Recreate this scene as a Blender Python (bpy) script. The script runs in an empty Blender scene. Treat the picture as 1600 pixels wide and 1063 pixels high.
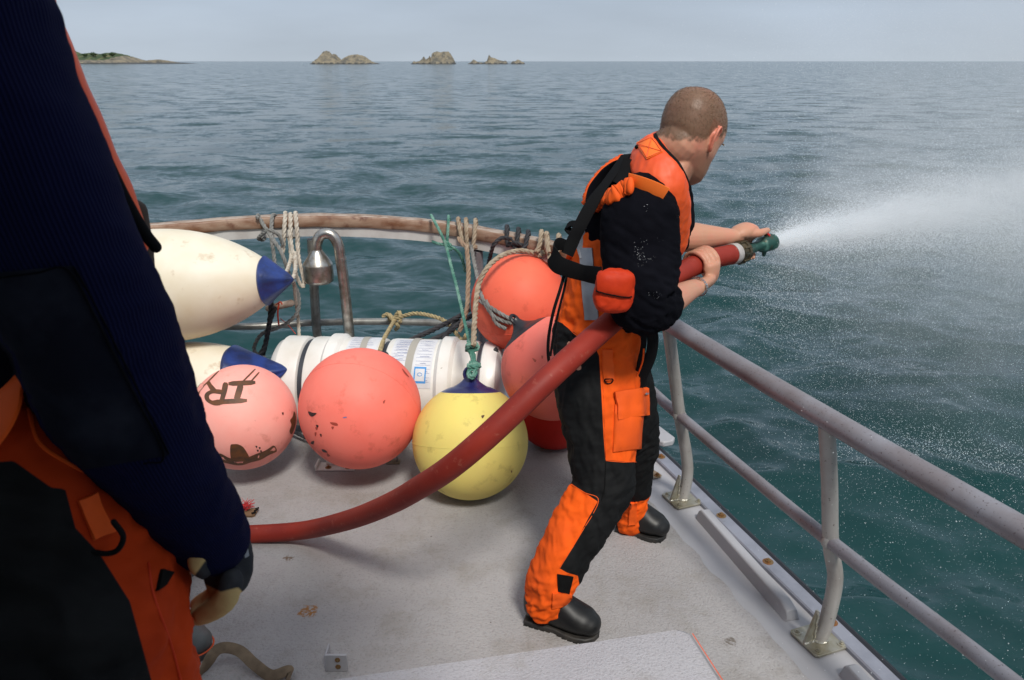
import bpy, bmesh, math, random
import numpy as np
from mathutils import Vector, Matrix, noise as mnoise
R = math.radians
random.seed(7)
rng = np.random.default_rng(11)
S = bpy.context.scene
COL = S.collection

# ------------------------------------------------------------------ camera
CAM_H = 1.66                                   # metres above the deck (deck is z = 0)
PITCH = math.atan(435.5 / 1244.4)
cd = bpy.data.cameras.new('camera')
cd.sensor_width = 36.0
cd.lens = 28.0
cd.clip_start = 0.05
cd.clip_end = 60000
cd.dof.use_dof = True
cd.dof.focus_distance = 2.5
cd.dof.aperture_fstop = 9.0
cam = bpy.data.objects.new('camera', cd)
COL.objects.link(cam)
cam.location = (0, 0, CAM_H)
cam.rotation_euler = (R(90) - PITCH, 0, 0)
S.camera = cam

# ------------------------------------------------------------------ light
SUN_AZ = (0.32, -0.95)                         # horizontal direction towards the sun
SUN_EL = R(51)
w = bpy.data.worlds.new('World')
S.world = w
w.use_nodes = True
nt = w.node_tree
nt.nodes.clear()
out = nt.nodes.new('ShaderNodeOutputWorld')
bg = nt.nodes.new('ShaderNodeBackground')
bg.inputs['Strength'].default_value = 0.1
sky = nt.nodes.new('ShaderNodeTexSky')
sky.sky_type = 'NISHITA'
sky.sun_disc = False
sky.sun_elevation = SUN_EL
sky.sun_rotation = math.atan2(SUN_AZ[0], SUN_AZ[1])
sky.air_density = 1.2
sky.dust_density = 3.0
tc = nt.nodes.new('ShaderNodeTexCoord')
mp = nt.nodes.new('ShaderNodeMapping')
mp.inputs['Scale'].default_value = (1.0, 1.0, 5.0)
nz = nt.nodes.new('ShaderNodeTexNoise')
nz.inputs['Scale'].default_value = 2.2
nz.inputs['Detail'].default_value = 5
nz.inputs['Roughness'].default_value = 0.5
sep = nt.nodes.new('ShaderNodeSeparateXYZ')
ramp = nt.nodes.new('ShaderNodeValToRGB')      # overcast veil, by height above the horizon
el = ramp.color_ramp.elements
el[0].position = 0.0; el[0].color = (5.5, 6.3, 7.2, 1)
el[1].position = 1.0; el[1].color = (7.2, 7.7, 8.4, 1)
e = el.new(0.05); e.color = (4.9, 5.75, 6.9, 1)
e = el.new(0.11); e.color = (3.8, 4.6, 5.8, 1)
e = el.new(0.30); e.color = (4.1, 4.9, 6.15, 1)
ramp2 = nt.nodes.new('ShaderNodeMapRange')
ramp2.inputs['From Min'].default_value = 0.3
ramp2.inputs['From Max'].default_value = 0.7
ramp2.inputs['To Min'].default_value = 0.89
ramp2.inputs['To Max'].default_value = 1.13
mul = nt.nodes.new('ShaderNodeVectorMath'); mul.operation = 'SCALE'
mx = nt.nodes.new('ShaderNodeMixRGB'); mx.inputs['Fac'].default_value = 0.88
L = nt.links
L.new(tc.outputs['Generated'], mp.inputs['Vector'])
L.new(mp.outputs['Vector'], nz.inputs['Vector'])
L.new(tc.outputs['Generated'], sep.inputs[0])
L.new(sep.outputs['Z'], ramp.inputs['Fac'])
L.new(nz.outputs['Fac'], ramp2.inputs['Value'])
L.new(ramp.outputs['Color'], mul.inputs[0])
L.new(ramp2.outputs['Result'], mul.inputs['Scale'])
L.new(sky.outputs['Color'], mx.inputs['Color1'])
L.new(mul.outputs['Vector'], mx.inputs['Color2'])
L.new(mx.outputs['Color'], bg.inputs['Color'])
L.new(bg.outputs['Background'], out.inputs['Surface'])

sd = bpy.data.lights.new('sun', 'SUN')
sd.energy = 3.3
sd.angle = R(11.0)                              # sun through thin high cloud
sd.color = (1.0, 0.955, 0.88)
sun = bpy.data.objects.new('sun', sd)
COL.objects.link(sun)
n_ = math.hypot(*SUN_AZ)
to_sun = Vector((SUN_AZ[0] / n_ * math.cos(SUN_EL), SUN_AZ[1] / n_ * math.cos(SUN_EL), math.sin(SUN_EL)))
sun.rotation_euler = to_sun.to_track_quat('Z', 'Y').to_euler()
sun.location = to_sun * 30

S.view_settings.view_transform = 'Standard'
S.view_settings.look = 'None'
S.view_settings.exposure = 0.0
S.view_settings.gamma = 1.0
S.view_settings.use_curve_mapping = False
S.render.engine = 'CYCLES'
S.cycles.max_bounces = 8
S.cycles.volume_bounces = 6
S.cycles.transparent_max_bounces = 12
S.cycles.use_denoising = True

# ------------------------------------------------------------------ measuring
_c, _s = math.cos(PITCH), math.sin(PITCH)
def _ray(u, v):
    x = (u - 800) / 1244.4; y = (531.5 - v) / 1244.4
    return Vector((x, _c + y * _s, -_s + y * _c))
def G(u, v, z=0.0):                            # the point of the level z that the photograph shows at (u, v)
    d = _ray(u, v); return Vector((0, 0, CAM_H)) + d * ((z - CAM_H) / d.z)
def P(u, v, Y):                                # the point at depth Y
    d = _ray(u, v); return Vector((0, 0, CAM_H)) + d * (Y / d.y)

# ------------------------------------------------------------------ materials
def _set(bsdf, k, v):
    if k in bsdf.inputs: bsdf.inputs[k].default_value = v
def rgb(*c): return (c[0], c[1], c[2], 1.0)
MATS = {}
def mat(name, col, rough=0.6, metal=0.0, spec=0.5, col2=None, scale=8.0, mixpos=(0.4, 0.65), detail=6,
        bump=0.0, bscale=60.0, bdetail=3, bdist=0.004, stretch=(1, 1, 1), bstretch=(1, 1, 1), coat=0.0, sheen=0.0,
        sss=0.0, sssr=(0.01, 0.004, 0.002), dirt=None, dscale=30.0, dpos=(0.62, 0.72), rough2=None, trans=0.0,
        sheencol=(1, 1, 1, 1)):
    """principled material; col2 mixes in through noise, dirt adds a second sparser spot layer"""
    m = bpy.data.materials.new(name); m.use_nodes = True
    t = m.node_tree; b = t.nodes['Principled BSDF']; lk = t.links
    _set(b, 'Base Color', rgb(*col)); _set(b, 'Roughness', rough); _set(b, 'Metallic', metal)
    _set(b, 'Specular IOR Level', spec); _set(b, 'Coat Weight', coat); _set(b, 'Coat Roughness', 0.15)
    _set(b, 'Sheen Weight', sheen); _set(b, 'Sheen Tint', sheencol); _set(b, 'Transmission Weight', trans)
    if sss: _set(b, 'Subsurface Weight', sss); _set(b, 'Subsurface Radius', sssr); _set(b, 'Subsurface Scale', 1.0)
    tcn = t.nodes.new('ShaderNodeTexCoord')
    def noise(sc, st, dt, rg=0.55):
        mp_ = t.nodes.new('ShaderNodeMapping'); mp_.inputs['Scale'].default_value = st
        lk.new(tcn.outputs['Object'], mp_.inputs['Vector'])
        n = t.nodes.new('ShaderNodeTexNoise'); n.inputs['Scale'].default_value = sc
        n.inputs['Detail'].default_value = dt; n.inputs['Roughness'].default_value = rg
        lk.new(mp_.outputs['Vector'], n.inputs['Vector']); return n
    cur = None
    if col2 is not None:
        n = noise(scale, stretch, detail)
        r = t.nodes.new('ShaderNodeMapRange')
        r.inputs['From Min'].default_value, r.inputs['From Max'].default_value = mixpos
        lk.new(n.outputs['Fac'], r.inputs['Value'])
        k = t.nodes.new('ShaderNodeMixRGB'); k.inputs['Color1'].default_value = rgb(*col); k.inputs['Color2'].default_value = rgb(*col2)
        lk.new(r.outputs['Result'], k.inputs['Fac']); cur = k.outputs['Color']
        if rough2 is not None:
            q = t.nodes.new('ShaderNodeMapRange'); q.inputs['To Min'].default_value = rough; q.inputs['To Max'].default_value = rough2
            lk.new(r.outputs['Result'], q.inputs['Value']); lk.new(q.outputs['Result'], b.inputs['Roughness'])
    if dirt is not None:
        n = noise(dscale, (1, 1, 1), 5, 0.65)
        r = t.nodes.new('ShaderNodeMapRange')
        r.inputs['From Min'].default_value, r.inputs['From Max'].default_value = dpos
        lk.new(n.outputs['Fac'], r.inputs['Value'])
        k = t.nodes.new('ShaderNodeMixRGB'); k.inputs['Color1'].default_value = rgb(*col); k.inputs['Color2'].default_value = rgb(*dirt)
        if cur: lk.new(cur, k.inputs['Color1'])
        lk.new(r.outputs['Result'], k.inputs['Fac']); cur = k.outputs['Color']
    if cur: lk.new(cur, b.inputs['Base Color'])
    if bump:
        n = noise(bscale, bstretch, bdetail, 0.6)
        bp = t.nodes.new('ShaderNodeBump'); bp.inputs['Strength'].default_value = bump; bp.inputs['Distance'].default_value = bdist
        lk.new(n.outputs['Fac'], bp.inputs['Height']); lk.new(bp.outputs['Normal'], b.inputs['Normal'])
    MATS[name] = m
    return m
def attr_mix(m, attr, col, lo=-0.001, hi=0.001, bumpless=False):
    """second colour of a garment or skin where the stored attribute is above zero"""
    t = m.node_tree; lk = t.links; b = t.nodes['Principled BSDF']
    a = t.nodes.new('ShaderNodeAttribute'); a.attribute_name = attr
    r = t.nodes.new('ShaderNodeMapRange'); r.inputs['From Min'].default_value = lo; r.inputs['From Max'].default_value = hi
    lk.new(a.outputs['Fac'], r.inputs['Value'])
    k = t.nodes.new('ShaderNodeMixRGB'); k.inputs['Color2'].default_value = rgb(*col)
    s = b.inputs['Base Color']
    if s.is_linked: lk.new(s.links[0].from_socket, k.inputs['Color1'])
    else: k.inputs['Color1'].default_value = s.default_value
    lk.new(r.outputs['Result'], k.inputs['Fac']); lk.new(k.outputs['Color'], s)
    return k

# ------------------------------------------------------------------ objects
def link_mesh(name, me, parent=None, loc=None):
    o = bpy.data.objects.new(name, me); COL.objects.link(o)
    if parent is not None: o.parent = parent
    if loc is not None: o.location = loc
    return o
def tag(o, label=None, cat=None, group=None, kind=None):
    if label: o['label'] = label
    if cat: o['category'] = cat
    if group: o['group'] = group
    if kind: o['kind'] = kind
    return o
def empty(name, loc, label, cat, group=None):
    o = bpy.data.objects.new(name, None); COL.objects.link(o); o.location = loc; o.empty_display_size = 0.1
    return tag(o, label, cat, group)

class MB:
    """collects shapes in world coordinates; build() links them as one mesh object"""
    def __init__(s): s.v = []; s.f = []; s.mi = []
    def add(s, vs, fs, mi=0):
        k = len(s.v); s.v += [tuple(p) for p in vs]; s.f += [tuple(i + k for i in q) for q in fs]; s.mi += [mi] * len(fs); return s
    def box(s, a, b, mi=0, M=None):
        (x0, y0, z0), (x1, y1, z1) = a, b
        vs = [Vector(p) for p in ((x0,y0,z0),(x1,y0,z0),(x1,y1,z0),(x0,y1,z0),(x0,y0,z1),(x1,y0,z1),(x1,y1,z1),(x0,y1,z1))]
        if M: vs = [M @ p for p in vs]
        return s.add(vs, [(0,3,2,1),(4,5,6,7),(0,1,5,4),(1,2,6,5),(2,3,7,6),(3,0,4,7)], mi)
    def prism(s, pts, z0, z1, mi=0, M=None):
        n = len(pts); vs = [Vector((p[0], p[1], z0)) for p in pts] + [Vector((p[0], p[1], z1)) for p in pts]
        if M: vs = [M @ p for p in vs]
        fs = [tuple(range(n - 1, -1, -1)), tuple(range(n, 2 * n))] + [(i, (i + 1) % n, n + (i + 1) % n, n + i) for i in range(n)]
        return s.add(vs, fs, mi)
    def tube(s, path, r, seg=12, mi=0, cap=True, closed=False, up=None, flat=1.0, round_ends=False):
        pts = [Vector(p) for p in path]; n = len(pts)
        rr = list(r) if hasattr(r, '__len__') else [r] * n
        fl = list(flat) if hasattr(flat, '__len__') else [flat] * n
        if round_ends and not closed:
            a, b = pts[0], pts[-1]; da = (pts[0] - pts[1]).normalized(); db = (pts[-1] - pts[-2]).normalized()
            ra, rb = rr[0], rr[-1]; m = 4
            pre = [a + da * ra * min(fl[0], 1) * math.sin(t) for t in [k / m * math.pi / 2 * .97 for k in range(m, 0, -1)]]
            prr = [ra * math.cos(t) for t in [k / m * math.pi / 2 * .97 for k in range(m, 0, -1)]]
            pos = [b + db * rb * min(fl[-1], 1) * math.sin(t) for t in [k / m * math.pi / 2 * .97 for k in range(1, m + 1)]]
            por = [rb * math.cos(t) for t in [k / m * math.pi / 2 * .97 for k in range(1, m + 1)]]
            pts = pre + pts + pos; rr = prr + rr + por; fl = [fl[0]] * m + fl + [fl[-1]] * m; n = len(pts)
        T = []
        for i in range(n):
            if closed: d = pts[(i + 1) % n] - pts[i - 1]
            else: d = pts[min(i + 1, n - 1)] - pts[max(i - 1, 0)]
            T.append(d.normalized() if d.length > 1e-9 else Vector((0, 0, 1)))
        if up is not None and not hasattr(up, '__len__') or isinstance(up, Vector): ups = [Vector(up)] * n
        elif up is not None and isinstance(up[0], (int, float)): ups = [Vector(up)] * n
        elif up is not None:
            ups = [Vector(u) for u in up]
            if len(ups) != n: ups = [ups[0]] * 4 + ups + [ups[-1]] * 4
        else: ups = None
        nrm = T[0].orthogonal().normalized()
        k0 = len(s.v); 
        for i in range(n):
            if ups: nrm = ups[i] - T[i] * ups[i].dot(T[i])
            else: nrm = nrm - T[i] * nrm.dot(T[i])
            if nrm.length < 1e-6: nrm = T[i].orthogonal()
            nrm = nrm.normalized(); bn = T[i].cross(nrm)
            for j in range(seg):
                a = 2 * math.pi * j / seg
                s.v.append(tuple(pts[i] + nrm * (rr[i] * fl[i] * math.cos(a)) + bn * (rr[i] * math.sin(a))))
        m = n if closed else n - 1
        for i in range(m):
            for j in range(seg):
                a = k0 + i * seg + j; b = k0 + i * seg + (j + 1) % seg
                c = k0 + ((i + 1) % n) * seg + (j + 1) % seg; d = k0 + ((i + 1) % n) * seg + j
                s.f.append((a, b, c, d)); s.mi.append(mi)
        if cap and not closed:
            s.f.append(tuple(k0 + j for j in range(seg - 1, -1, -1))); s.mi.append(mi)
            s.f.append(tuple(k0 + (n - 1) * seg + j for j in range(seg))); s.mi.append(mi)
        return s
    def lathe(s, prof, M=None, seg=32, mi=0, cap=True):
        """prof: (radius, height) from bottom up round z"""
        k0 = len(s.v)
        for r_, z_ in prof:
            for j in range(seg):
                a = 2 * math.pi * j / seg; p = Vector((r_ * math.cos(a), r_ * math.sin(a), z_))
                s.v.append(tuple(M @ p if M else p))
        for i in range(len(prof) - 1):
            for j in range(seg):
                s.f.append((k0 + i * seg + j, k0 + i * seg + (j + 1) % seg, k0 + (i + 1) * seg + (j + 1) % seg, k0 + (i + 1) * seg + j)); s.mi.append(mi)
        if cap:
            s.f.append(tuple(k0 + j for j in range(seg - 1, -1, -1))); s.mi.append(mi)
            n = len(prof) - 1; s.f.append(tuple(k0 + n * seg + j for j in range(seg))); s.mi.append(mi)
        return s
    def ellipsoid(s, c, r, M=None, seg=20, rings=12, mi=0):
        prof = []
        M2 = Matrix.Translation(Vector(c)) @ (M.to_4x4() if M else Matrix.Identity(4)) @ Matrix.Diagonal((r[0], r[1], r[2], 1))
        for i in range(rings + 1):
            a = -math.pi / 2 + math.pi * (i if 0 < i < rings else (0.12 if i == 0 else rings - 0.12)) / rings
            prof.append((math.cos(a), math.sin(a)))
        return s.lathe(prof, M2, seg, mi)
    def build(s, name, mats, parent=None, smooth=True, bevel=0.0, auto=40, label=None, sub=0):
        me = bpy.data.meshes.new(name); me.from_pydata(s.v, [], s.f)
        if not isinstance(mats, (list, tuple)): mats = [mats]
        for m in mats: me.materials.append(m)
        if len(mats) > 1: me.polygons.foreach_set('material_index', s.mi)
        org = Vector((0, 0, 0))
        if parent is not None:
            org = parent_origin(parent)
        o = link_mesh(name, me, parent)
        if org.length > 0: me.transform(Matrix.Translation(-org))
        if smooth:
            me.shade_smooth()
            if auto < 180:
                try: me.set_sharp_from_angle(angle=R(auto))
                except Exception: pass
        me.validate(); me.update()
        if bevel:
            bv = o.modifiers.new('bevel', 'BEVEL'); bv.width = bevel; bv.segments = 2; bv.limit_method = 'ANGLE'; bv.angle_limit = R(35)
        if sub:
            sb = o.modifiers.new('sub', 'SUBSURF'); sb.levels = sub; sb.render_levels = sub
        if label: o['label'] = label
        return o
def parent_origin(p):
    v = Vector(p.location)
    while p.parent is not None: p = p.parent; v = v + Vector(p.location)
    return v
def top(mb, name, mats, label, cat, group=None, kind=None, origin=None, **kw):
    o = mb.build(name, mats, None, **kw)
    if origin is not None:
        o.data.transform(Matrix.Translation(-Vector(origin))); o.location = origin
    return tag(o, label, cat, group, kind)

def smooth_path(pts, n=8, closed=False):
    """Catmull-Rom through the points"""
    P_ = [Vector(p) for p in pts]; N = len(P_); out = []
    rng_ = range(N if closed else N - 1)
    for i in rng_:
        p0 = P_[i - 1] if (i > 0 or closed) else P_[0] * 2 - P_[1]
        p1 = P_[i]; p2 = P_[(i + 1) % N]
        p3 = P_[(i + 2) % N] if (i + 2 < N or closed) else P_[-1] * 2 - P_[-2]
        for k in range(n):
            t = k / n
            out.append(0.5 * ((2 * p1) + (p2 - p0) * t + (2 * p0 - 5 * p1 + 4 * p2 - p3) * t * t + (3 * p1 - p0 - 3 * p2 + p3) * t ** 3))
    if not closed: out.append(P_[-1])
    return out
def resample(pts, step):
    pts = [Vector(p) for p in pts]; L_ = [0]
    for a, b in zip(pts, pts[1:]): L_.append(L_[-1] + (b - a).length)
    n = max(2, int(L_[-1] / step) + 1); res = []; j = 0
    for i in range(n):
        t = L_[-1] * i / (n - 1)
        while j < len(L_) - 2 and L_[j + 1] < t: j += 1
        k = (t - L_[j]) / max(L_[j + 1] - L_[j], 1e-9)
        res.append(pts[j].lerp(pts[j + 1], k))
    return res
def rope_mb(pts, r, pitch=None, mb=None, n=6, strands=3, smooth=True, mi=0):
    """laid rope of three real strands"""
    mb = mb or MB(); pitch = pitch or r * 7
    path = resample(smooth_path(pts, n) if smooth else pts, pitch / 8)
    N = len(path); T = [(path[min(i + 1, N - 1)] - path[max(i - 1, 0)]).normalized() for i in range(N)]
    nrm = T[0].orthogonal().normalized(); fr = []
    for i in range(N):
        nrm = (nrm - T[i] * nrm.dot(T[i])).normalized(); fr.append((nrm.copy(), T[i].cross(nrm)))
    step = (path[1] - path[0]).length
    for k in range(strands):
        sp = []
        for i in range(N):
            a = 2 * math.pi * (k / strands + i * step / pitch)
            sp.append(path[i] + (fr[i][0] * math.cos(a) + fr[i][1] * math.sin(a)) * r * 0.5)
        mb.tube(sp, r * 0.56, seg=6, mi=mi)
    return mb
def ribbon_mb(pts, width, thick, side, mb=None, n=6, mi=0, smooth=True):
    """flat strap; side = direction(s) of its width"""
    mb = mb or MB(); raw = [Vector(p) for p in pts]
    path = smooth_path(raw, n) if smooth else raw
    N = len(path)
    if isinstance(side, (tuple, Vector)) and not hasattr(side[0], '__len__'): sd_ = [Vector(side)] * N
    else:
        s0 = [Vector(q) for q in side]; sd_ = []
        for i in range(N):
            t = i / (N - 1) * (len(s0) - 1); j = min(int(t), len(s0) - 2); sd_.append(s0[j].lerp(s0[j + 1], t - j))
    wd = [width] * N if not hasattr(width, '__len__') else [np.interp(i / (N - 1), np.linspace(0, 1, len(width)), width) for i in range(N)]
    k0 = len(mb.v)
    for i in range(N):
        T = (path[min(i + 1, N - 1)] - path[max(i - 1, 0)]).normalized()
        b = (sd_[i] - T * sd_[i].dot(T)).normalized(); nn = T.cross(b)
        for (x, y) in ((-1, -.6), (-.92, -1), (.92, -1), (1, -.6), (1, .6), (.92, 1), (-.92, 1), (-1, .6)):
            mb.v.append(tuple(path[i] + b * (x * wd[i] / 2) + nn * (y * thick / 2)))
    for i in range(N - 1):
        for j in range(8):
            mb.f.append((k0 + i * 8 + j, k0 + i * 8 + (j + 1) % 8, k0 + (i + 1) * 8 + (j + 1) % 8, k0 + (i + 1) * 8 + j)); mb.mi.append(mi)
    mb.f.append(tuple(k0 + j for j in range(7, -1, -1))); mb.mi.append(mi)
    mb.f.append(tuple(k0 + (N - 1) * 8 + j for j in range(8))); mb.mi.append(mi)
    return mb

# ------------------------------------------------------------------ numpy noise
_perm = rng.permutation(256); _perm = np.concatenate([_perm, _perm, _perm])
_grad = rng.normal(size=(256, 3)); _grad /= np.linalg.norm(_grad, axis=1)[:, None]
def pnoise(p):
    p = np.asarray(p, float); i = np.floor(p).astype(int); f = p - i; i &= 255
    u = f * f * f * (f * (f * 6 - 15) + 10); res = 0
    for dx in (0, 1):
        for dy in (0, 1):
            for dz in (0, 1):
                h = _perm[_perm[_perm[(i[:, 0] + dx) & 255] + ((i[:, 1] + dy) & 255)] + ((i[:, 2] + dz) & 255)] & 255
                g = _grad[h]; d = (f[:, 0] - dx) * g[:, 0] + (f[:, 1] - dy) * g[:, 1] + (f[:, 2] - dz) * g[:, 2]
                wx = u[:, 0] if dx else 1 - u[:, 0]; wy = u[:, 1] if dy else 1 - u[:, 1]; wz = u[:, 2] if dz else 1 - u[:, 2]
                res = res + d * wx * wy * wz
    return res
def fbm(p, oct=4, g=0.5):
    p = np.asarray(p, float); a = 1; r = 0
    for k in range(oct): r = r + a * pnoise(p * 2 ** k + 17.3 * k); a *= g
    return r
def fuse(mb, name, voxel, smooth_it=2):
    """one continuous surface round everything in mb; returns verts, faces"""
    me = bpy.data.meshes.new(name); me.from_pydata(mb.v, [], mb.f); me.update()
    o = bpy.data.objects.new(name, me); COL.objects.link(o)
    r = o.modifiers.new('r', 'REMESH'); r.mode = 'VOXEL'; r.voxel_size = voxel; r.use_smooth_shade = True
    dg = bpy.context.evaluated_depsgraph_get(); ev = o.evaluated_get(dg); m2 = bpy.data.meshes.new_from_object(ev)
    bpy.data.objects.remove(o); bpy.data.meshes.remove(me)
    n = len(m2.vertices); co = np.empty(n * 3); m2.vertices.foreach_get('co', co); co = co.reshape(-1, 3)
    e = np.empty(len(m2.edges) * 2, int); m2.edges.foreach_get('vertices', e); e = e.reshape(-1, 2)
    co = lap(co, e, smooth_it)
    m2.vertices.foreach_set('co', co.ravel()); m2.update()
    return m2, co, e
def lap(co, e, it, lam=0.5):
    n = len(co); deg = np.bincount(e.ravel(), minlength=n).astype(float)[:, None]; deg[deg == 0] = 1
    for _ in range(it):
        acc = np.zeros_like(co)
        for k in range(3):
            acc[:, k] = np.bincount(e[:, 0], co[e[:, 1], k], n) + np.bincount(e[:, 1], co[e[:, 0], k], n)
        co = co + lam * (acc / deg - co)
    return co
def normals(me):
    n = np.empty(len(me.vertices) * 3); me.vertex_normals.foreach_get('vector', n); return n.reshape(-1, 3)
def put_attr(me, name, val):
    a = me.attributes.new(name, 'FLOAT', 'POINT'); a.data.foreach_set('value', np.asarray(val, np.float32))
def finish(me, co, name, mats, parent):
    if parent is not None: co = co - np.array(parent_origin(parent))
    me.vertices.foreach_set('co', np.asarray(co, float).ravel()); me.update()
    me.materials.clear()
    for m in (mats if isinstance(mats, (list, tuple)) else [mats]): me.materials.append(m)
    me.shade_smooth(); me.name = name
    return link_mesh(name, me, parent)
# ================================================================== SEA
SEA = -1.2
def build_sea():
    az_f = np.linspace(R(-50), R(50), 640); az_b = np.linspace(R(50), R(310), 74)[1:-1]
    az = np.concatenate([az_f, az_b])
    inv = np.linspace(1 / 2.2, 1 / 70, 470); r1 = 1 / inv
    r2 = 70 * (40000 / 70) ** (np.linspace(0, 1, 90)[1:])
    r = np.concatenate([r1, r2])
    A, Rr = np.meshgrid(az, r)
    X = np.sin(A) * Rr; Y = np.cos(A) * Rr
    dr = np.gradient(r)[:, None] * np.ones_like(A)
    cell = np.maximum(dr, Rr * (az_f[1] - az_f[0]))
    g = np.random.default_rng(5)
    Z = np.zeros_like(X); DX = np.zeros_like(X); DY = np.zeros_like(X)
    n = 95
    for k in range(n):
        lam = 0.26 * (9 / 0.26) ** ((k + g.random()) / n)
        th_ = R(248) + g.normal() * R(38)      # wind from far right
        kk = 2 * math.pi / lam; ph = g.random() * 6.283
        st = 0.037 if 0.35 < lam < 1.5 else (0.037 * (1.5 / lam) ** 1.2 if lam > 1 else 0.028)
        amp = st / kk * (1.0 + 0.3 * g.normal())
        fade = np.clip((lam / cell - 2.2) / 2.0, 0, 1)
        a = kk * (X * math.cos(th_) + Y * math.sin(th_)) + ph
        # gusts: patches of rougher and calmer water
        Z += fade * amp * np.cos(a)
        DX -= fade * amp * 0.9 * np.sin(a) * math.cos(th_); DY -= fade * amp * 0.9 * np.sin(a) * math.sin(th_)
    rough = np.clip((cell - 0.10) / 0.5, 0, 1)
    X2 = X + DX; Y2 = Y + DY; Z2 = Z + SEA
    nr, na = X.shape
    co = np.stack([X2, Y2, Z2], -1).reshape(-1, 3)
    i = np.arange(nr - 1)[:, None]; j = np.arange(na)[None, :]; j1 = (j + 1) % na
    q = np.stack([i * na + j, i * na + j1, (i + 1) * na + j1, (i + 1) * na + j], -1).reshape(-1, 4)
    q = q[:, ::-1]
    me = bpy.data.meshes.new('sea')
    me.vertices.add(len(co)); me.vertices.foreach_set('co', co.ravel())
    me.loops.add(q.size); me.loops.foreach_set('vertex_index', q.ravel().astype(np.int32))
    me.polygons.add(len(q)); me.polygons.foreach_set('loop_start', (np.arange(len(q)) * 4).astype(np.int32))
    me.update(calc_edges=True); me.shade_smooth(); put_attr(me, 'chop', rough.ravel())
    m = bpy.data.materials.new('sea_water'); m.use_nodes = True; t = m.node_tree; b = t.nodes['Principled BSDF']; lk = t.links
    _set(b, 'Base Color', rgb(0.006, 0.050, 0.052)); _set(b, 'Roughness', 0.10); _set(b, 'IOR', 1.33); _set(b, 'Specular IOR Level', 0.5)
    tcn = t.nodes.new('ShaderNodeTexCoord')
    def nz_(sc, st, dt):
        mp_ = t.nodes.new('ShaderNodeMapping'); mp_.inputs['Scale'].default_value = st; mp_.inputs['Rotation'].default_value = (0, 0, R(22))
        lk.new(tcn.outputs['Object'], mp_.inputs['Vector']); n = t.nodes.new('ShaderNodeTexNoise')
        n.inputs['Scale'].default_value = sc; n.inputs['Detail'].default_value = dt; n.inputs['Roughness'].default_value = 0.55
        lk.new(mp_.outputs['Vector'], n.inputs['Vector']); return n
    # slopes of the waves too small for the mesh: a spread of facet directions, larger where the mesh is coarser
    nf_ = nz_(0.6, (0.8, 1.2, 1), 9); nf_.inputs['Roughness'].default_value = 0.72
    n1 = nz_(5.0, (0.8, 1.6, 1), 5)
    at_ = t.nodes.new('ShaderNodeAttribute'); at_.attribute_name = 'chop'
    def VM(op, a_, b_=None, sc_=None):
        n = t.nodes.new('ShaderNodeVectorMath'); n.operation = op
        for i_, q_ in enumerate((a_, b_)):
            if q_ is None: continue
            if isinstance(q_, tuple): n.inputs[i_].default_value = q_
            else: lk.new(q_, n.inputs[i_])
        if sc_ is not None:
            if isinstance(sc_, float): n.inputs['Scale'].default_value = sc_
            else: lk.new(sc_, n.inputs['Scale'])
        return n.outputs[0]
    def MR_(src, lo, hi):
        r = t.nodes.new('ShaderNodeMapRange'); r.inputs['To Min'].default_value = lo; r.inputs['To Max'].default_value = hi; lk.new(src, r.inputs['Value']); return r.outputs['Result']
    geo = t.nodes.new('ShaderNodeNewGeometry')
    d1 = VM('SCALE', VM('MULTIPLY', VM('SUBTRACT', nf_.outputs['Color'], (.5, .5, .5)), (1, 1, 0)), None, MR_(at_.outputs['Fac'], 0.25, 1.7))
    d2 = VM('SCALE', VM('MULTIPLY', VM('SUBTRACT', n1.outputs['Color'], (.5, .5, .5)), (1, 1, 0)), None, MR_(at_.outputs['Fac'], 0.62, 0.62))
    nn_ = VM('NORMALIZE', VM('ADD', VM('ADD', geo.outputs['Normal'], d1), d2))
    lk.new(nn_, b.inputs['Normal'])
    # murky teal body, slightly greener and greyer in slow patches
    n3 = nz_(0.05, (1, 1, 1), 3); k = t.nodes.new('ShaderNodeMixRGB')
    k.inputs['Color1'].default_value = rgb(0.002, 0.030, 0.030); k.inputs['Color2'].default_value = rgb(0.004, 0.040, 0.042)
    lk.new(n3.outputs['Fac'], k.inputs['Fac']); lk.new(k.outputs['Color'], b.inputs['Base Color'])
    me.materials.append(m)
    o = link_mesh('sea', me); tag(o, 'choppy grey teal sea reaching to the horizon', None, kind='structure')
build_sea()

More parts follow.
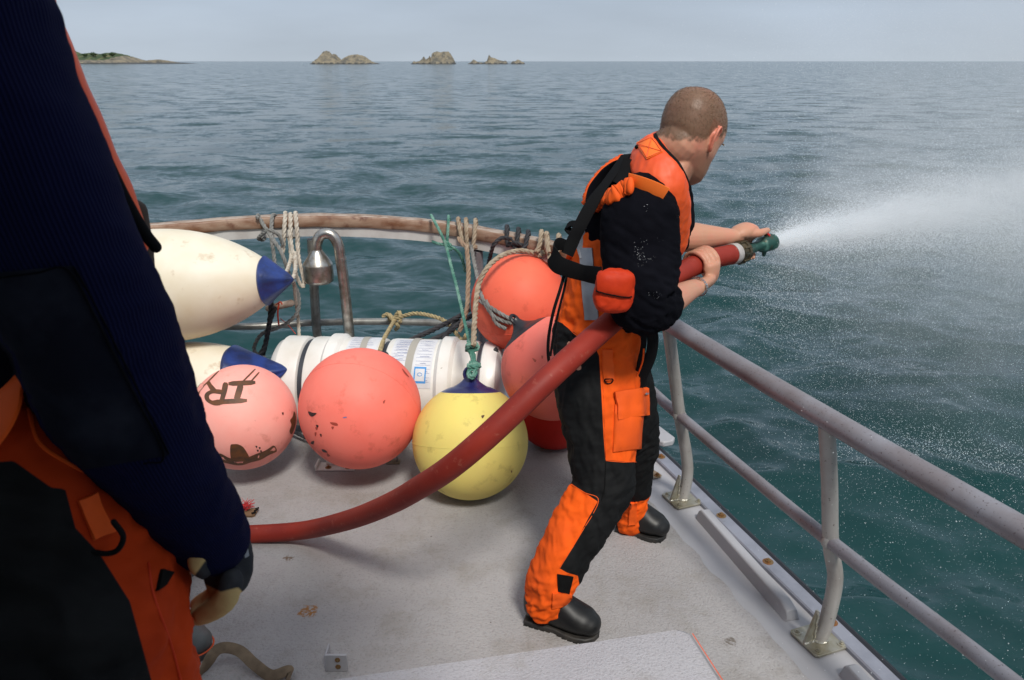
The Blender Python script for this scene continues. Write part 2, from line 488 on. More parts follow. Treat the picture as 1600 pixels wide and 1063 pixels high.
# ================================================================== FAR ROCKS AND COAST
m_rock = mat('islet_rock', (0.23, 0.195, 0.135), 0.9, col2=(0.10, 0.095, 0.08), scale=0.16, mixpos=(0.42, 0.62), bump=0.8, bscale=0.5, bdist=1.2, dirt=(0.36, 0.33, 0.25), dscale=0.3)
m_wet = mat('wet_rock', (0.035, 0.035, 0.032), 0.6)
m_grass = mat('coast_grass', (0.060, 0.085, 0.028), 0.95, col2=(0.12, 0.115, 0.05), scale=0.06, mixpos=(0.4, 0.6))
m_scrub = mat('coast_scrub', (0.024, 0.050, 0.018), 0.95, col2=(0.055, 0.075, 0.03), scale=0.2)
m_sand = mat('beach_sand', (0.42, 0.37, 0.29), 0.95)
def islet(name, prof, D, depth, label, seed, mats, matf=None, amp=1.0):
    """a crag whose skyline runs through prof = [(u, height px)...]; built as a height field D metres out"""
    u = np.array([p[0] for p in prof], float); h = np.array([p[1] for p in prof], float)
    sc = D / 1244.4; x0, x1 = (u[0] - 800) * sc, (u[-1] - 800) * sc
    nx = int(max(60, (u[-1] - u[0]) * 1.2)); ny = 34
    xs = np.linspace(x0, x1, nx); ys = np.linspace(-depth / 2, depth / 2, ny)
    Xg, Yg = np.meshgrid(xs, ys)
    H_ = np.interp(Xg, (u - 800) * sc, h * sc)
    e = 1 - np.abs(Yg / (depth / 2)) ** 1.7
    pn = np.stack([Xg.ravel(), Yg.ravel(), np.full(Xg.size, seed * 9.1)], -1)
    n1 = np.abs(fbm(pn / 9.0, 4, 0.6)).reshape(Xg.shape); n2 = fbm(pn / 3.0 + 4, 3).reshape(Xg.shape)
    Z = H_ * np.clip(e, 0, 1) * (1.12 - 0.9 * n1 * amp * (np.abs(Yg) > depth * .06)) + n2 * 0.9 * amp * (H_ > 1) - 1.5 * (e < 0.05) - 0.3
    co = np.stack([Xg.ravel(), Yg.ravel() + D, Z.ravel() + SEA], -1)
    fs = [(j * nx + i, j * nx + i + 1, (j + 1) * nx + i + 1, (j + 1) * nx + i) for j in range(ny - 1) for i in range(nx - 1)]
    mb = MB(); mb.add(co, fs)
    for k, f_ in enumerate(fs):
        z = np.mean([co[q][2] for q in f_]) - SEA; xx = np.mean([co[q][0] for q in f_]); yy = np.mean([co[q][1] for q in f_]) - D
        mb.mi[k] = (matf(xx / sc + 800, z / sc, yy) if matf else (1 if z < 1.1 + 0.5 * math.sin(xx) else 0))
    o = mb.build(name, mats, auto=55)
    org = Vector(((x0 + x1) / 2, D, SEA)); o.data.transform(Matrix.Translation(-org)); o.location = org
    return o
ra = [(505,0),(509,2),(513,7),(517,9),(521,14),(524,16),(527,17),(531,16),(535,12),(538,13),(541,12),(544,9),(547,5),(551,7),(555,9),(560,11),(566,12),(573,12),(580,11),(585,9),(590,5),(597,2),(603,1),(605,0)]
rb = [(652,0),(655,4),(658,3),(664,4),(668,7),(670,10),(673,6),(677,8),(679,11),(681,7),(682,13),(685,15),(690,16),(696,15),(700,16),(706,16),(710,13),(714,7),(716,2),(717,0)]
rc_ = [(733,0),(738,2),(743,6),(746,5),(750,3),(758,2),(763,4),(766,12),(769,9),(773,8),(778,6),(783,5),(787,4),(791,5),(794,1),(798,1),(801,4),(805,4),(808,6),(811,5),(815,3),(818,2),(820,0)]
D0 = 900
tag(islet('rocky_islet', ra, D0, 60, '', 1, [m_rock, m_wet]), 'twin-humped rocky islet on the horizon, leftmost of the three and widest', 'rock', 'rocky islets on the horizon')
tag(islet('rocky_islet', rb, D0, 45, '', 2, [m_rock, m_wet]), 'blocky square-shouldered rocky islet in the middle of the three on the horizon', 'rock', 'rocky islets on the horizon')
tag(islet('rocky_islet', rc_, D0, 40, '', 3, [m_rock, m_wet]), 'low jagged rocky islet with one small spire, rightmost on the horizon', 'rock', 'rocky islets on the horizon')
hl = [(-260,0),(-200,14),(-100,18),(0,19),(60,20),(100,18),(112,18),(125,18),(133,17),(141,17),(148,18),(156,15),(163,12),(170,13),(182,14),(196,12),(205,14),(214,14),(222,13),(228,11),(233,8),(240,7),(245,5),(250,2),(258,1.6),(266,1.4),(274,2),(277,6),(280,5),(283,1.6),(290,2),(298,2.4),(306,1.6),(312,0.5),(316,0)]
def headmat(u, z, y):
    if z < 1.8: return 2 if u < 165 else 1
    if u > 229: return 0
    if u > 185 and z < 5: return 0
    if 163 < u < 169 and z < 5: return 0
    if u > 166 and math.sin(u * 0.9) + math.sin(u * .37 + y * .05) > -0.9: return 4
    return 3
hd = islet('headland', hl, 1000, 150, '', 4, [m_rock, m_wet, m_sand, m_grass, m_scrub], headmat, 0.35)
tag(hd, 'low green headland with a pale beach at the far left of the horizon', None, kind='structure')
def bush(name, u, z, D, r, label, group=None, n=260):
    mb = MB(); c = Vector(((u - 800) * D / 1244.4, D, SEA + z * D / 1244.4))
    mt = MB(); mt.tube([c - Vector((0, 0, r * 1.1)), c - Vector((0.1, 0, r * .2)), c + Vector((0.1, 0, r * .3))], [r * .12, r * .08, r * .04], 6)
    for k in range(n):
        d = Vector((random.gauss(0, 1), random.gauss(0, 1), random.gauss(0, .8))).normalized()
        p = c + Vector((d.x * r * 1.3, d.y * r, d.z * r * .8)) * (random.random() ** .4) * (0.8 + 0.35 * mnoise.noise(d * 1.7 + Vector((u, 0, 0))))
        a = d.orthogonal().normalized() * r * .2; b_ = d.cross(a)
        mb.add([p + a, p + b_, p - a * .9, p - b_ * 1.1], [(0, 1, 2, 3)])
    root = empty(name, c - Vector((0, 0, r)), label, 'bush', group)
    mb.build('foliage', m_scrub, root, smooth=False); mt.build('trunk', m_rock, root)
bush('coast_tree', 127, 19.5, 985, 2.3, 'small dark tree standing alone on the ridge of the headland')
bush('coast_bush', 184, 13.6, 960, 3.4, 'broad dark bush on the headland just right of the grassy dip', 'bushes on the headland')
bush('coast_bush', 172, 12.5, 962, 3.0, 'dark bush filling the dip of the headland', 'bushes on the headland')
bush('coast_bush', 212, 13.8, 960, 3.4, 'highest dark bush on the right half of the headland', 'bushes on the headland')
bush('coast_bush', 200, 12.4, 961, 2.8, 'smaller dark bush between the two broad ones on the headland', 'bushes on the headland')

# ================================================================== BOAT
m_paint = mat('deck_paint', (0.37, 0.37, 0.39), 0.45, col2=(0.31, 0.305, 0.315), scale=2.5, mixpos=(0.4, 0.7), bump=0.15, bscale=12, bdist=0.002, dirt=(0.20, 0.18, 0.15), dscale=40, dpos=(0.70, 0.78))
m_hull = mat('hull_paint', (0.06, 0.07, 0.10), 0.4)
m_trim = mat('trim_aluminium', (0.30, 0.31, 0.36), 0.42, metal=0.35, col2=(0.22, 0.23, 0.27), scale=9, stretch=(1, 1, 1), dirt=(0.14, 0.12, 0.1), dscale=50, dpos=(0.66, 0.76))
m_rubber = mat('black_rubber', (0.012, 0.013, 0.018), 0.5)
m_boltm = mat('rusty_bolt', (0.22, 0.15, 0.07), 0.5, metal=0.6, col2=(0.30, 0.11, 0.03), scale=90)
def deck_material(gain=(1, 1, 1), spots_on=True):
    m = bpy.data.materials.new('non_slip_paint'); m.use_nodes = True; t = m.node_tree; b = t.nodes['Principled BSDF']; lk = t.links
    _set(b, 'Roughness', 0.62); _set(b, 'Specular IOR Level', 0.4)
    tcn = t.nodes.new('ShaderNodeTexCoord')
    def N(sc, dt, rg=.55):
        n = t.nodes.new('ShaderNodeTexNoise'); n.inputs['Scale'].default_value = sc; n.inputs['Detail'].default_value = dt; n.inputs['Roughness'].default_value = rg
        lk.new(tcn.outputs['Object'], n.inputs['Vector']); return n
    def MR(src, a, b_, c=0, d=1):
        r = t.nodes.new('ShaderNodeMapRange'); r.inputs['From Min'].default_value = a; r.inputs['From Max'].default_value = b_
        r.inputs['To Min'].default_value = c; r.inputs['To Max'].default_value = d; lk.new(src, r.inputs['Value']); return r.outputs['Result']
    def MX(f, a, b_):
        k = t.nodes.new('ShaderNodeMixRGB')
        if isinstance(f, float): k.inputs['Fac'].default_value = f
        else: lk.new(f, k.inputs['Fac'])
        for s_, v in (('Color1', a), ('Color2', b_)):
            if isinstance(v, tuple): k.inputs[s_].default_value = rgb(*v)
            else: lk.new(v, k.inputs[s_])
        return k.outputs['Color']
    base = MX(MR(N(1.7, 6, .6).outputs['Fac'], .35, .65), (0.315, 0.303, 0.305), (0.375, 0.362, 0.36))
    base = MX(MR(N(4.0, 8, .72).outputs['Fac'], .50, .80), base, (0.235, 0.215, 0.185))       # grime
    grain = N(145, 4, .6)
    base = MX(MR(grain.outputs['Fac'], .34, .48, .35, 0), base, (0.17, 0.16, 0.155))         # dirt held in the grit
    base = MX(MR(N(38, 3, .7).outputs['Fac'], .735, .765), base, (0.08, 0.065, 0.05))       # specks
    # rust blotches and scuffs where they lie on the deck
    spots = ((G(482, 957), 0.034, (0.30, 0.13, 0.03)), (G(452, 874), 0.018, (0.13, 0.08, 0.05)), (G(1140, 1005), 0.020, (0.16, 0.14, 0.12)),
             (G(1018, 748), 0.10, (0.35, 0.20, 0.07)), (G(555, 785), 0.03, (0.27, 0.25, 0.23)))
    sepx = t.nodes.new('ShaderNodeVectorMath'); sepx.operation = 'ADD'
    nw = N(28, 4, .7); sc_ = t.nodes.new('ShaderNodeVectorMath'); sc_.operation = 'SCALE'; sc_.inputs['Scale'].default_value = 0.06
    sb_ = t.nodes.new('ShaderNodeVectorMath'); sb_.operation = 'SUBTRACT'; sb_.inputs[1].default_value = (.5, .5, .5)
    lk.new(nw.outputs['Color'], sb_.inputs[0]); lk.new(sb_.outputs[0], sc_.inputs[0])
    lk.new(tcn.outputs['Object'], sepx.inputs[0]); lk.new(sc_.outputs[0], sepx.inputs[1])
    for c, r_, colr in (spots if spots_on else ()):
        d = t.nodes.new('ShaderNodeVectorMath'); d.operation = 'DISTANCE'; d.inputs[1].default_value = (c.x, c.y, 0.004)
        lk.new(sepx.outputs[0], d.inputs[0])
        f1 = MR(d.outputs['Value'], r_ * .75, r_, 1, 0)
        mlt = t.nodes.new('ShaderNodeMath'); mlt.operation = 'MULTIPLY'; lk.new(f1, mlt.inputs[0]); lk.new(MR(N(130, 3).outputs['Fac'], .40, .55), mlt.inputs[1])
        base = MX(mlt.outputs[0], base, colr)
    gk = t.nodes.new('ShaderNodeMixRGB'); gk.blend_type = 'MULTIPLY'; gk.inputs['Fac'].default_value = 1; gk.inputs['Color2'].default_value = rgb(*gain); lk.new(base, gk.inputs['Color1']); base = gk.outputs['Color']
    lk.new(base, b.inputs['Base Color'])
    bp = t.nodes.new('ShaderNodeBump'); bp.inputs['Strength'].default_value = 1.0; bp.inputs['Distance'].default_value = 0.0045
    lk.new(grain.outputs['Fac'], bp.inputs['Height']); lk.new(bp.outputs['Normal'], b.inputs['Normal'])
    return m
m_nonslip = deck_material()

edge_pts = [(1.82, -1.0), (1.64, 0), (1.36, 0.95), (1.10, 1.79), (0.88, 2.50), (0.66, 3.22), (0.50, 3.60), (0.24, 3.90), (-0.20, 4.10), (-0.90, 4.16), (-1.60, 4.0), (-2.15, 3.55), (-2.5, 2.9), (-2.8, 2.0), (-3.0, 1.0), (-3.1, 0), (-3.15, -1.0)]
EDGE = resample(smooth_path([(x, y, 0) for x, y in edge_pts], 10), 0.05)
def inset(d):
    N = len(EDGE); res = []
    for i in range(N):
        T = (EDGE[min(i + 1, N - 1)] - EDGE[max(i - 1, 0)]).normalized(); n = Vector((-T.y, T.x, 0))
        res.append(EDGE[i] + n * d)
    return res
# the outline runs starboard side -> bow -> port side, so the left normal points inboard
def sheet(pts, z): return [(p.x, p.y, z) for p in pts]
mb = MB(); a = inset(0.055); mb.add(sheet(a, 0), [tuple(range(len(a)))]); dk = mb.build('deck', m_paint, smooth=False)
tag(dk, 'painted grey foredeck of the boat', None, kind='structure')
a = inset(0.235); mb = MB()
a = [Vector((p.x + 0.006 * math.sin(p.y * 37) + .004 * math.sin(p.x * 90), p.y, 0)) for p in a]
mb.add(sheet(a, 0.004), [tuple(range(len(a)))]); o = mb.build('non_slip_coating', m_nonslip, dk, smooth=False)
mb = MB(); o1, o2, o3 = EDGE, inset(0.10), inset(0.45); N_ = len(EDGE)
rows = [sheet(EDGE, -0.03), sheet(inset(0.02), -0.2), sheet(o2, -0.7), sheet(o3, -1.6)]
for r_ in rows: mb.v += r_
for k in range(3):
    for i in range(N_ - 1): mb.f.append((k * N_ + i, k * N_ + i + 1, (k + 1) * N_ + i + 1, (k + 1) * N_ + i)); mb.mi.append(0)
mb.build('hull_side', m_hull, dk)
# aluminium edge trim (a low real section) with the rubber strake outside it
def sweep_section(path_fn, sec, name, m, parent=None):
    mb = MB(); ns = len(sec); cols = [path_fn(d) for d, z in sec]; N = len(cols[0])
    for i in range(N):
        for j, (d, z) in enumerate(sec): mb.v.append((cols[j][i].x, cols[j][i].y, z))
    for i in range(N - 1):
        for j in range(ns):
            mb.f.append((i * ns + j, i * ns + (j + 1) % ns, (i + 1) * ns + (j + 1) % ns, (i + 1) * ns + j)); mb.mi.append(0)
    return mb.build(name, m, parent, auto=30)
et = empty('edge_trim', EDGE[40], 'grey metal edge strip with rusty bolts and black rubber running round the deck', 'edge strip')
sweep_section(inset, [(0.055, -0.02), (0.055, 0.012), (0.05, 0.016), (0.005, 0.016), (0.0, 0.012), (0.0, -0.02)], 'metal_strip', m_trim, et)
sweep_section(inset, [(0.0, 0.010), (-0.012, 0.014), (-0.028, 0.004), (-0.034, -0.02), (-0.028, -0.045), (0.0, -0.05)], 'rubber_strake', m_rubber, et)
def bolt_mb(p, r=0.011, up=Vector((0, 0, 1)), mb=None, h=0.009):
    mb = mb or MB(); M = Matrix.Translation(p) @ up.to_track_quat('Z', 'Y').to_matrix().to_4x4()
    mb.lathe([(r * 1.7, -0.001), (r * 1.7, 0.0018), (r * 1.2, 0.0024)], M, 16)
    a0 = random.random(); pts = [(math.cos(a0 + k * math.pi / 3) * r, math.sin(a0 + k * math.pi / 3) * r) for k in range(6)]
    mb.prism(pts, 0.002, h, 0, M); mb.lathe([(r * .55, h), (r * .5, h + .004)], M, 10)
    return mb
for (u, v) in ((1033, 714), (1127, 806), (1200, 878)):
    p = G(u, v, 0.016); bolt_mb(p).build('bolt', m_boltm, et)
for k in range(1, 6):
    p = G(1200, 878, 0.016) + (G(1200, 878) - G(1127, 806)) * k; p = min(inset(0.028), key=lambda q: (q - Vector((p.x, p.y, 0))).length)
    bolt_mb(Vector((p.x, p.y, .016))).build('bolt', m_boltm, et)

# raised spray rails between the posts
def coaming(p0, p1, wd, h, label, cat='deck strip'):
    d = (p1 - p0); Ln = d.length; d.normalize(); n = Vector((-d.y, d.x, 0))
    sec = [(-wd / 2, 0), (-wd / 2 * .62, h * .93), (-wd / 2 * .45, h), (wd / 2 * .55, h), (wd / 2 * .75, h * .93), (wd / 2, 0)]
    ts = [(0, 0.25, 0), (0.006, .8, 0), (.02, 1, 0), (Ln - .05, 1, 0), (Ln - .012, .7, 0), (Ln, 0.15, 0)]
    mb = MB()
    for t_, hh, _ in ts:
        for (x, z) in sec: mb.v.append(tuple(p0 + d * t_ + n * x + Vector((0, 0, z * hh - .001))))
    for i in range(len(ts) - 1):
        for j in range(6):
            mb.f.append((i * 6 + j, i * 6 + (j + 1) % 6, (i + 1) * 6 + (j + 1) % 6, (i + 1) * 6 + j)); mb.mi.append(0)
    mb.f.append((5, 4, 3, 2, 1, 0)); mb.mi.append(0); k = (len(ts) - 1) * 6; mb.f.append(tuple(k + j for j in range(6))); mb.mi.append(0)
    return top(mb, 'deck_coaming', m_paint, label, cat, 'raised strips on the deck edge', origin=(p0 + p1) / 2, auto=30, bevel=0.003)
coaming(G(1096, 808), G(1238, 970), 0.055, 0.045, 'grey raised strip on the deck edge between the two rail posts')
e_ = G(1322, 1052); coaming(e_, e_ + (G(1238, 970) - G(1096, 808)), 0.055, 0.045, 'end of a grey raised strip just past the nearest rail post')

# raised hatch the photographer and the nearest man stand on
hz = 0.12; c0 = G(1075, 978, hz); c1 = G(1130, 1063, hz); cl = G(500, 1062, hz)
dl = (cl - c0).normalized(); dr = (c1 - c0).normalized()
far_l = c0 + dl * 2.6
hp = [c0, c0 + dr * 1.6, far_l + dr * 1.9, far_l]
hp = [c0 + dr * .03, c0 + dr * .012 + dl * .012, c0 + dl * .03, far_l, hp[2], hp[1]]
mb = MB(); mb.prism([(p.x, p.y) for p in hp], 0.003, hz - .004)
hatch = empty('raised_platform', (c0.x, c0.y, 0), 'raised grey non-slip platform at the bottom edge with a thin orange line', 'platform')
m_orange_line = mat('orange_line', (0.70, 0.10, 0.03), 0.5)
mb.build('platform_body', m_paint, hatch, bevel=0.012)
mb = MB(); ins = [Vector((p.x, p.y, 0)) for p in hp]; cen = sum(ins, Vector()) / len(ins)
ins = [p + (cen - p).normalized() * .016 for p in ins]
mb.add([(p.x, p.y, hz - .0005) for p in ins], [tuple(range(len(ins)))][::1]); mb.build('non_slip_sheet', deck_material((1.20, 1.22, 1.29), False), hatch, smooth=False)
mb = MB(); nn = Vector((-dr.y, dr.x, 0)); q0 = c0 + dr * .035; q1 = c0 + dr * 1.55
nn = -dl
mb.add([tuple(Vector((q0.x, q0.y, hz + .002)) - nn * .001), tuple(Vector((q1.x, q1.y, hz + .002)) - nn * .001), tuple(Vector((q1.x, q1.y, hz + .002)) - nn * .004), tuple(Vector((q0.x, q0.y, hz + .002)) - nn * .004)], [(0, 1, 2, 3)])
mb.build('orange_line', m_orange_line, hatch, smooth=False)

# unseen cabin and overhang added behind the camera to shade the left foreground
m_wh = mat('shade_wheelhouse_paint', (0.62, 0.62, 0.60), 0.5, col2=(0.5, 0.5, 0.48), scale=3)
m_glass = mat('shade_wheelhouse_glass', (0.02, 0.025, 0.03), 0.05, spec=0.8)
wh = empty('shade_wheelhouse', (-1.2, -1.5, 0), 'unseen white cabin added behind the camera to shade the left foreground', 'shade_wheelhouse')
mb = MB(); mb.box((-2.4, -3.4, 0), (0.62, -0.42, 2.25)); mb.build('shade_wall', m_wh, wh, bevel=0.03)
mb = MB(); mb.box((-2.6, -3.6, 2.253), (0.22, 0.62, 2.33)); mb.build('shade_roof', m_wh, wh, bevel=0.02)  # overhang drawn forward out of view to block sky light
for k in range(3):
    mb = MB(); mb.box((-2.25 + k * .95, -0.418, 1.2), (-1.45 + k * .95, -0.405, 1.95)); mb.build('added_window', m_glass, wh, smooth=False)
# ================================================================== RAILS
m_rail = mat('rail_paint', (0.255, 0.25, 0.275), 0.38, col2=(0.20, 0.18, 0.19), scale=7, mixpos=(.40, .62), stretch=(1, 1, 1), bump=0.25, bscale=220, bdist=0.001, dirt=(0.07, 0.045, 0.045), dscale=150, dpos=(0.60, 0.68), metal=0.15)
m_post = mat('post_paint', (0.36, 0.345, 0.325), 0.4, col2=(0.29, 0.27, 0.25), scale=9, bump=0.2, bscale=200, bdist=0.001, dirt=(0.08, 0.06, 0.05), dscale=120, dpos=(0.64, 0.69), metal=0.15)
m_plate = mat('weathered_metal', (0.38, 0.36, 0.30), 0.35, metal=0.6, col2=(0.27, 0.245, 0.17), scale=22, bump=0.3, bscale=80, bdist=0.002)
m_weld = mat('weld_metal', (0.52, 0.50, 0.43), 0.28, metal=0.8, bump=0.9, bscale=130, bdist=0.004)
m_wood = mat('rail_wood', (0.16, 0.070, 0.034), 0.5, col2=(0.30, 0.20, 0.14), scale=7, stretch=(1, 1, 3), mixpos=(0.38, 0.60), bump=0.5, bscale=40, bdist=0.003, dirt=(0.10, 0.03, 0.015), dscale=14, dpos=(0.56, 0.70))
m_woodtop = mat('weathered_wood', (0.36, 0.29, 0.24), 0.8, col2=(0.20, 0.12, 0.08), scale=16, mixpos=(0.45, 0.65), bump=0.6, bscale=70, bdist=0.003)
m_white = mat('white_rail_metal', (0.50, 0.49, 0.47), 0.4, col2=(0.40, 0.38, 0.36), scale=8, dirt=(0.2, 0.15, 0.1), dscale=50, dpos=(0.66, 0.75))
m_steel = mat('stainless_steel', (0.52, 0.50, 0.46), 0.30, metal=1.0, col2=(0.26, 0.23, 0.19), scale=30, mixpos=(0.4, 0.65), bump=0.2, bscale=120, bdist=0.001, rough2=0.45)
m_galv = mat('grey_tube', (0.30, 0.30, 0.28), 0.4, metal=0.6, col2=(0.20, 0.19, 0.175), scale=25, bump=0.3, bscale=150, bdist=0.001)

T1 = Vector((0.563, 2.72, 0.773)); T2 = Vector((0.844, 1.94, 0.757))
gr = empty('guard_rail', (0.70, 2.3, 0), 'speckled grey painted guard rail of two tubes along the right deck edge', 'railing')
pth = smooth_path([(0.40, 3.20, 0.81), T1, T2, (1.045, 1.38, 0.757), (1.28, 0.7, 0.757), (1.5, 0, 0.757), (1.68, -1, 0.757)], 12)
MB().tube(pth, 0.031, 24).build('top_tube', m_rail, gr)
mid = [P(1005, 597, 2.98), P(1062, 650, 2.75), P(1297, 846, 1.94), P(1578, 1063, 1.40), (1.33, 0.7, 0.37), (1.56, 0, 0.37), (1.74, -1, 0.37)]
MB().tube(smooth_path([(0.50, 3.22, 0.42)] + mid, 12), 0.0205, 20).build('mid_tube', m_rail, gr)
def rail_post(path, base, plate_dir, parent, r=0.0225):
    pp = smooth_path(path, 8); o = MB().tube(pp, r, 20).build('post', m_post, parent)
    d = Vector(plate_dir).normalized(); n = Vector((-d.y, d.x, 0))
    M = Matrix.Translation(base) @ Matrix((( d.x, n.x, 0, 0), (d.y, n.y, 0, 0), (0, 0, 1, 0), (0, 0, 0, 1)))
    mb = MB(); c = .008; a = .062
    mb.prism([(-a + c, -a), (a - c, -a), (a, -a + c), (a, a - c), (a - c, a), (-a + c, a), (-a, a - c), (-a, -a + c)], 0.0035, 0.0115, 0, M)
    mb.build('base_plate', m_plate, o, bevel=0.0015)
    for (x, y) in ((-.045, -.045), (.045, -.045), (.045, .045), (-.045, .045)):
        bolt_mb(M @ Vector((x, y, .0115)), .008, h=.006).build('bolt', m_plate, o)
    # gusset on the inboard side
    tri = [Vector((-.058, 0, .0115)), Vector((-.016, 0, .0115)), Vector((-.020, 0, .118)), Vector((-.026, 0, .118))]
    mb = MB(); vs = [M @ (p + Vector((0, s_, 0))) for s_ in (-.004, .004) for p in tri]
    mb.add(vs, [(0, 1, 2, 3), (7, 6, 5, 4), (0, 4, 5, 1), (1, 5, 6, 2), (2, 6, 7, 3), (3, 7, 4, 0)]); mb.build('gusset', m_plate, o, smooth=False)
    mb = MB()
    wl = [M @ Vector((-.058 + .05 * k / 14, -.006 + .0015 * math.sin(k * 2.2), .0125)) for k in range(15)]
    mb.tube(wl, [.0042 + .0012 * math.sin(k * 2.9) for k in range(15)], 6, round_ends=True)
    wl = [M @ Vector((-.0225 + .0012 * math.sin(k), -.005, .0125 + .105 * k / 18)) for k in range(19)]
    mb.tube(wl, [.004 + .0014 * math.sin(k * 2.3) for k in range(19)], 6, round_ends=True)
    ring = [M @ Vector((math.cos(k / 22 * 6.283) * .0235, math.sin(k / 22 * 6.283) * .0235, .0135)) for k in range(22)]
    mb.tube(ring, [.0042 + .0012 * math.sin(k * 2.7) for k in range(22)], 6, closed=True)
    mb.build('weld', m_weld, o)
    return o
inb = Vector((0.93, 0.36, 0))
b1 = G(1066, 782); b2 = G(1279, 1002)
p1 = rail_post([T1 + Vector((0, 0, -.02)), P(1053, 580, 2.735), P(1062, 650, 2.755), P(1073, 715, 2.79), b1 + Vector((.012, 0, .10)), b1 + Vector((0, 0, .006))], b1, inb, gr)
p2 = rail_post([T2 + Vector((0, 0, -.02)), P(1296, 755, 1.94), P(1298, 850, 1.945), P(1305, 905, 1.965), b2 + Vector((.016, 0, .085)), b2 + Vector((0, 0, .006))], b2, inb, gr)
def collar(c, d, r, par):
    a = c - d * .012; b_ = c + d * .012; mb = MB()
    mb.tube([a, a + d * .004, c, b_ - d * .004, b_], [r, r + .004, r + .0055, r + .004, r], 18); mb.build('weld', m_post, par)
collar(P(1062, 650, 2.75), (Vector(mid[2]) - Vector(mid[1])).normalized(), .021, gr); collar(P(1297, 846, 1.94), (Vector(mid[2]) - Vector(mid[1])).normalized(), .021, gr)
MB().tube([(1.24, .8, .74), (1.28, .8, .3), (1.34, .82, .006)], .0225, 16).build('post', m_post, gr)

br = empty('bow_rail', (-0.6, 3.9, 0), 'curved rail round the end of the deck with weathered wood capping on white metal', 'railing')
cap_pts = [(-3.0, 1.4, .90), (-2.85, 2.2, .92), (-2.45, 3.0, .94), (-1.95, 3.45, .95), P(240, 362, 3.62), P(350, 352, 3.76), P(500, 346, 3.85), P(640, 352, 3.86), P(745, 366, 3.79), P(880, 396, 3.52), (0.40, 3.20, 0.80)]
CAP = resample(smooth_path(cap_pts, 14), 0.02)
def cap_frames(pts):
    fr = []
    for i in range(len(pts)):
        T = (pts[min(i + 1, len(pts) - 1)] - pts[max(i - 1, 0)]).normalized(); n = Vector((-T.y, T.x, 0)).normalized(); fr.append((T, n))
    return fr
def sweep_cap(i0, i1, sec, name, mats, parent, mis=None, jit=0.0):
    pts = CAP[i0:i1]; fr = cap_frames(CAP)[i0:i1]; mb = MB(); ns = len(sec)
    for k, p in enumerate(pts):
        for j, (x, z) in enumerate(sec):
            q = p + fr[k][1] * x + Vector((0, 0, z)); 
            if jit: q = q + Vector((0, 0, 1)) * mnoise.noise(q * 9) * jit + fr[k][1] * mnoise.noise(q * 14 + Vector((9, 0, 0))) * jit
            mb.v.append(tuple(q))
    for i in range(len(pts) - 1):
        for j in range(ns):
            mb.f.append((i * ns + j, i * ns + (j + 1) % ns, (i + 1) * ns + (j + 1) % ns, (i + 1) * ns + j)); mb.mi.append(mis[j] if mis else 0)
    mb.f.append(tuple(range(ns - 1, -1, -1))); mb.mi.append(0); n = len(pts) - 1; mb.f.append(tuple(n * ns + j for j in range(ns))); mb.mi.append(0)
    return mb.build(name, mats, parent, auto=50)
wsec = [(-.038, -.020), (.038, -.020), (.041, -.016), (.042, .026), (.036, .033), (.014, .035), (-.014, .035), (-.036, .033), (-.042, .026), (-.041, -.016)]
cuts = [0, 70, 128, 186, 236, len(CAP)]
for a_, b_ in zip(cuts, cuts[1:]):
    sweep_cap(a_, min(b_ + 1, len(CAP)), wsec, 'wooden_capping', [m_wood, m_woodtop], br, [0, 0, 0, 0, 1, 1, 1, 0, 0, 0], 0.003)
sweep_cap(0, len(CAP), [(-.028, -.068), (-.016, -.068), (-.016, -.030), (.016, -.030), (.016, -.068), (.028, -.068), (.028, -.0205), (-.028, -.0205)], 'metal_channel', m_white, br)
bm = [(-2.95, 1.4, .42), (-2.75, 2.3, .43), (-2.35, 3.1, .43), (-1.9, 3.55, .43), P(300, 512, 3.80), P(400, 510, 3.90), P(500, 504, 3.96), P(620, 503, 3.96), P(735, 508, 3.88), (0.23, 3.62, .42), (0.50, 3.22, 0.42)]
MB().tube(smooth_path(bm, 12), 0.0185, 16).build('mid_tube', m_galv, br)
def bow_post(top, midp, base, m=None):
    MB().tube(smooth_path([top, midp, (Vector(midp) + Vector(base)) / 2 + Vector((0, .02, 0)), base], 8), .0235, 18).build('post', m or m_galv, br)
bow_post(P(487, 374, 3.85), P(494, 504, 3.93), G(503, 606))
bow_post(P(747, 392, 3.78), P(752, 508, 3.87), (-.15, 3.95, .004), m_rail)
bow_post((-1.95, 3.45, .9), (-1.95, 3.53, .43), (-2.0, 3.55, .004)); bow_post((.27, 3.48, .78), (.27, 3.56, .42), (.33, 3.64, .004))
bow_post((-2.78, 2.4, .88), (-2.72, 2.4, .43), (-2.68, 2.45, .004))

# ================================================================== VENT PIPE, DECK FITTINGS
vp = empty('vent_pipe', (-0.80, 3.72, 0), 'stainless gooseneck vent pipe with an upturned bell standing by the far rail', 'pipe')
Yv = 3.70
pp = smooth_path([(P(552, 590, Yv).x, Yv, 0.004), P(547, 535, Yv), P(537, 440, Yv), P(532, 405, Yv), P(529, 385, Yv), P(521, 370, Yv), P(511, 365, Yv), P(500, 369, Yv), P(495, 382, Yv), P(495, 394, Yv)], 8)
MB().tube(pp, .0255, 24).build('pipe', m_steel, vp)
MB().tube([P(533, 407, Yv), P(532, 403, Yv)], .0275, 24).build('joint_ring', m_steel, vp)
bc = P(495, 394, Yv)
MB().lathe([(.0, -.148), (.060, -.148), (.069, -.140), (.0705, -.13), (.0705, -.062), (.069, -.056), (.040, -.012), (.029, .004), (.0262, .012)], Matrix.Translation(bc), 36, cap=False).build('bell', m_steel, vp)

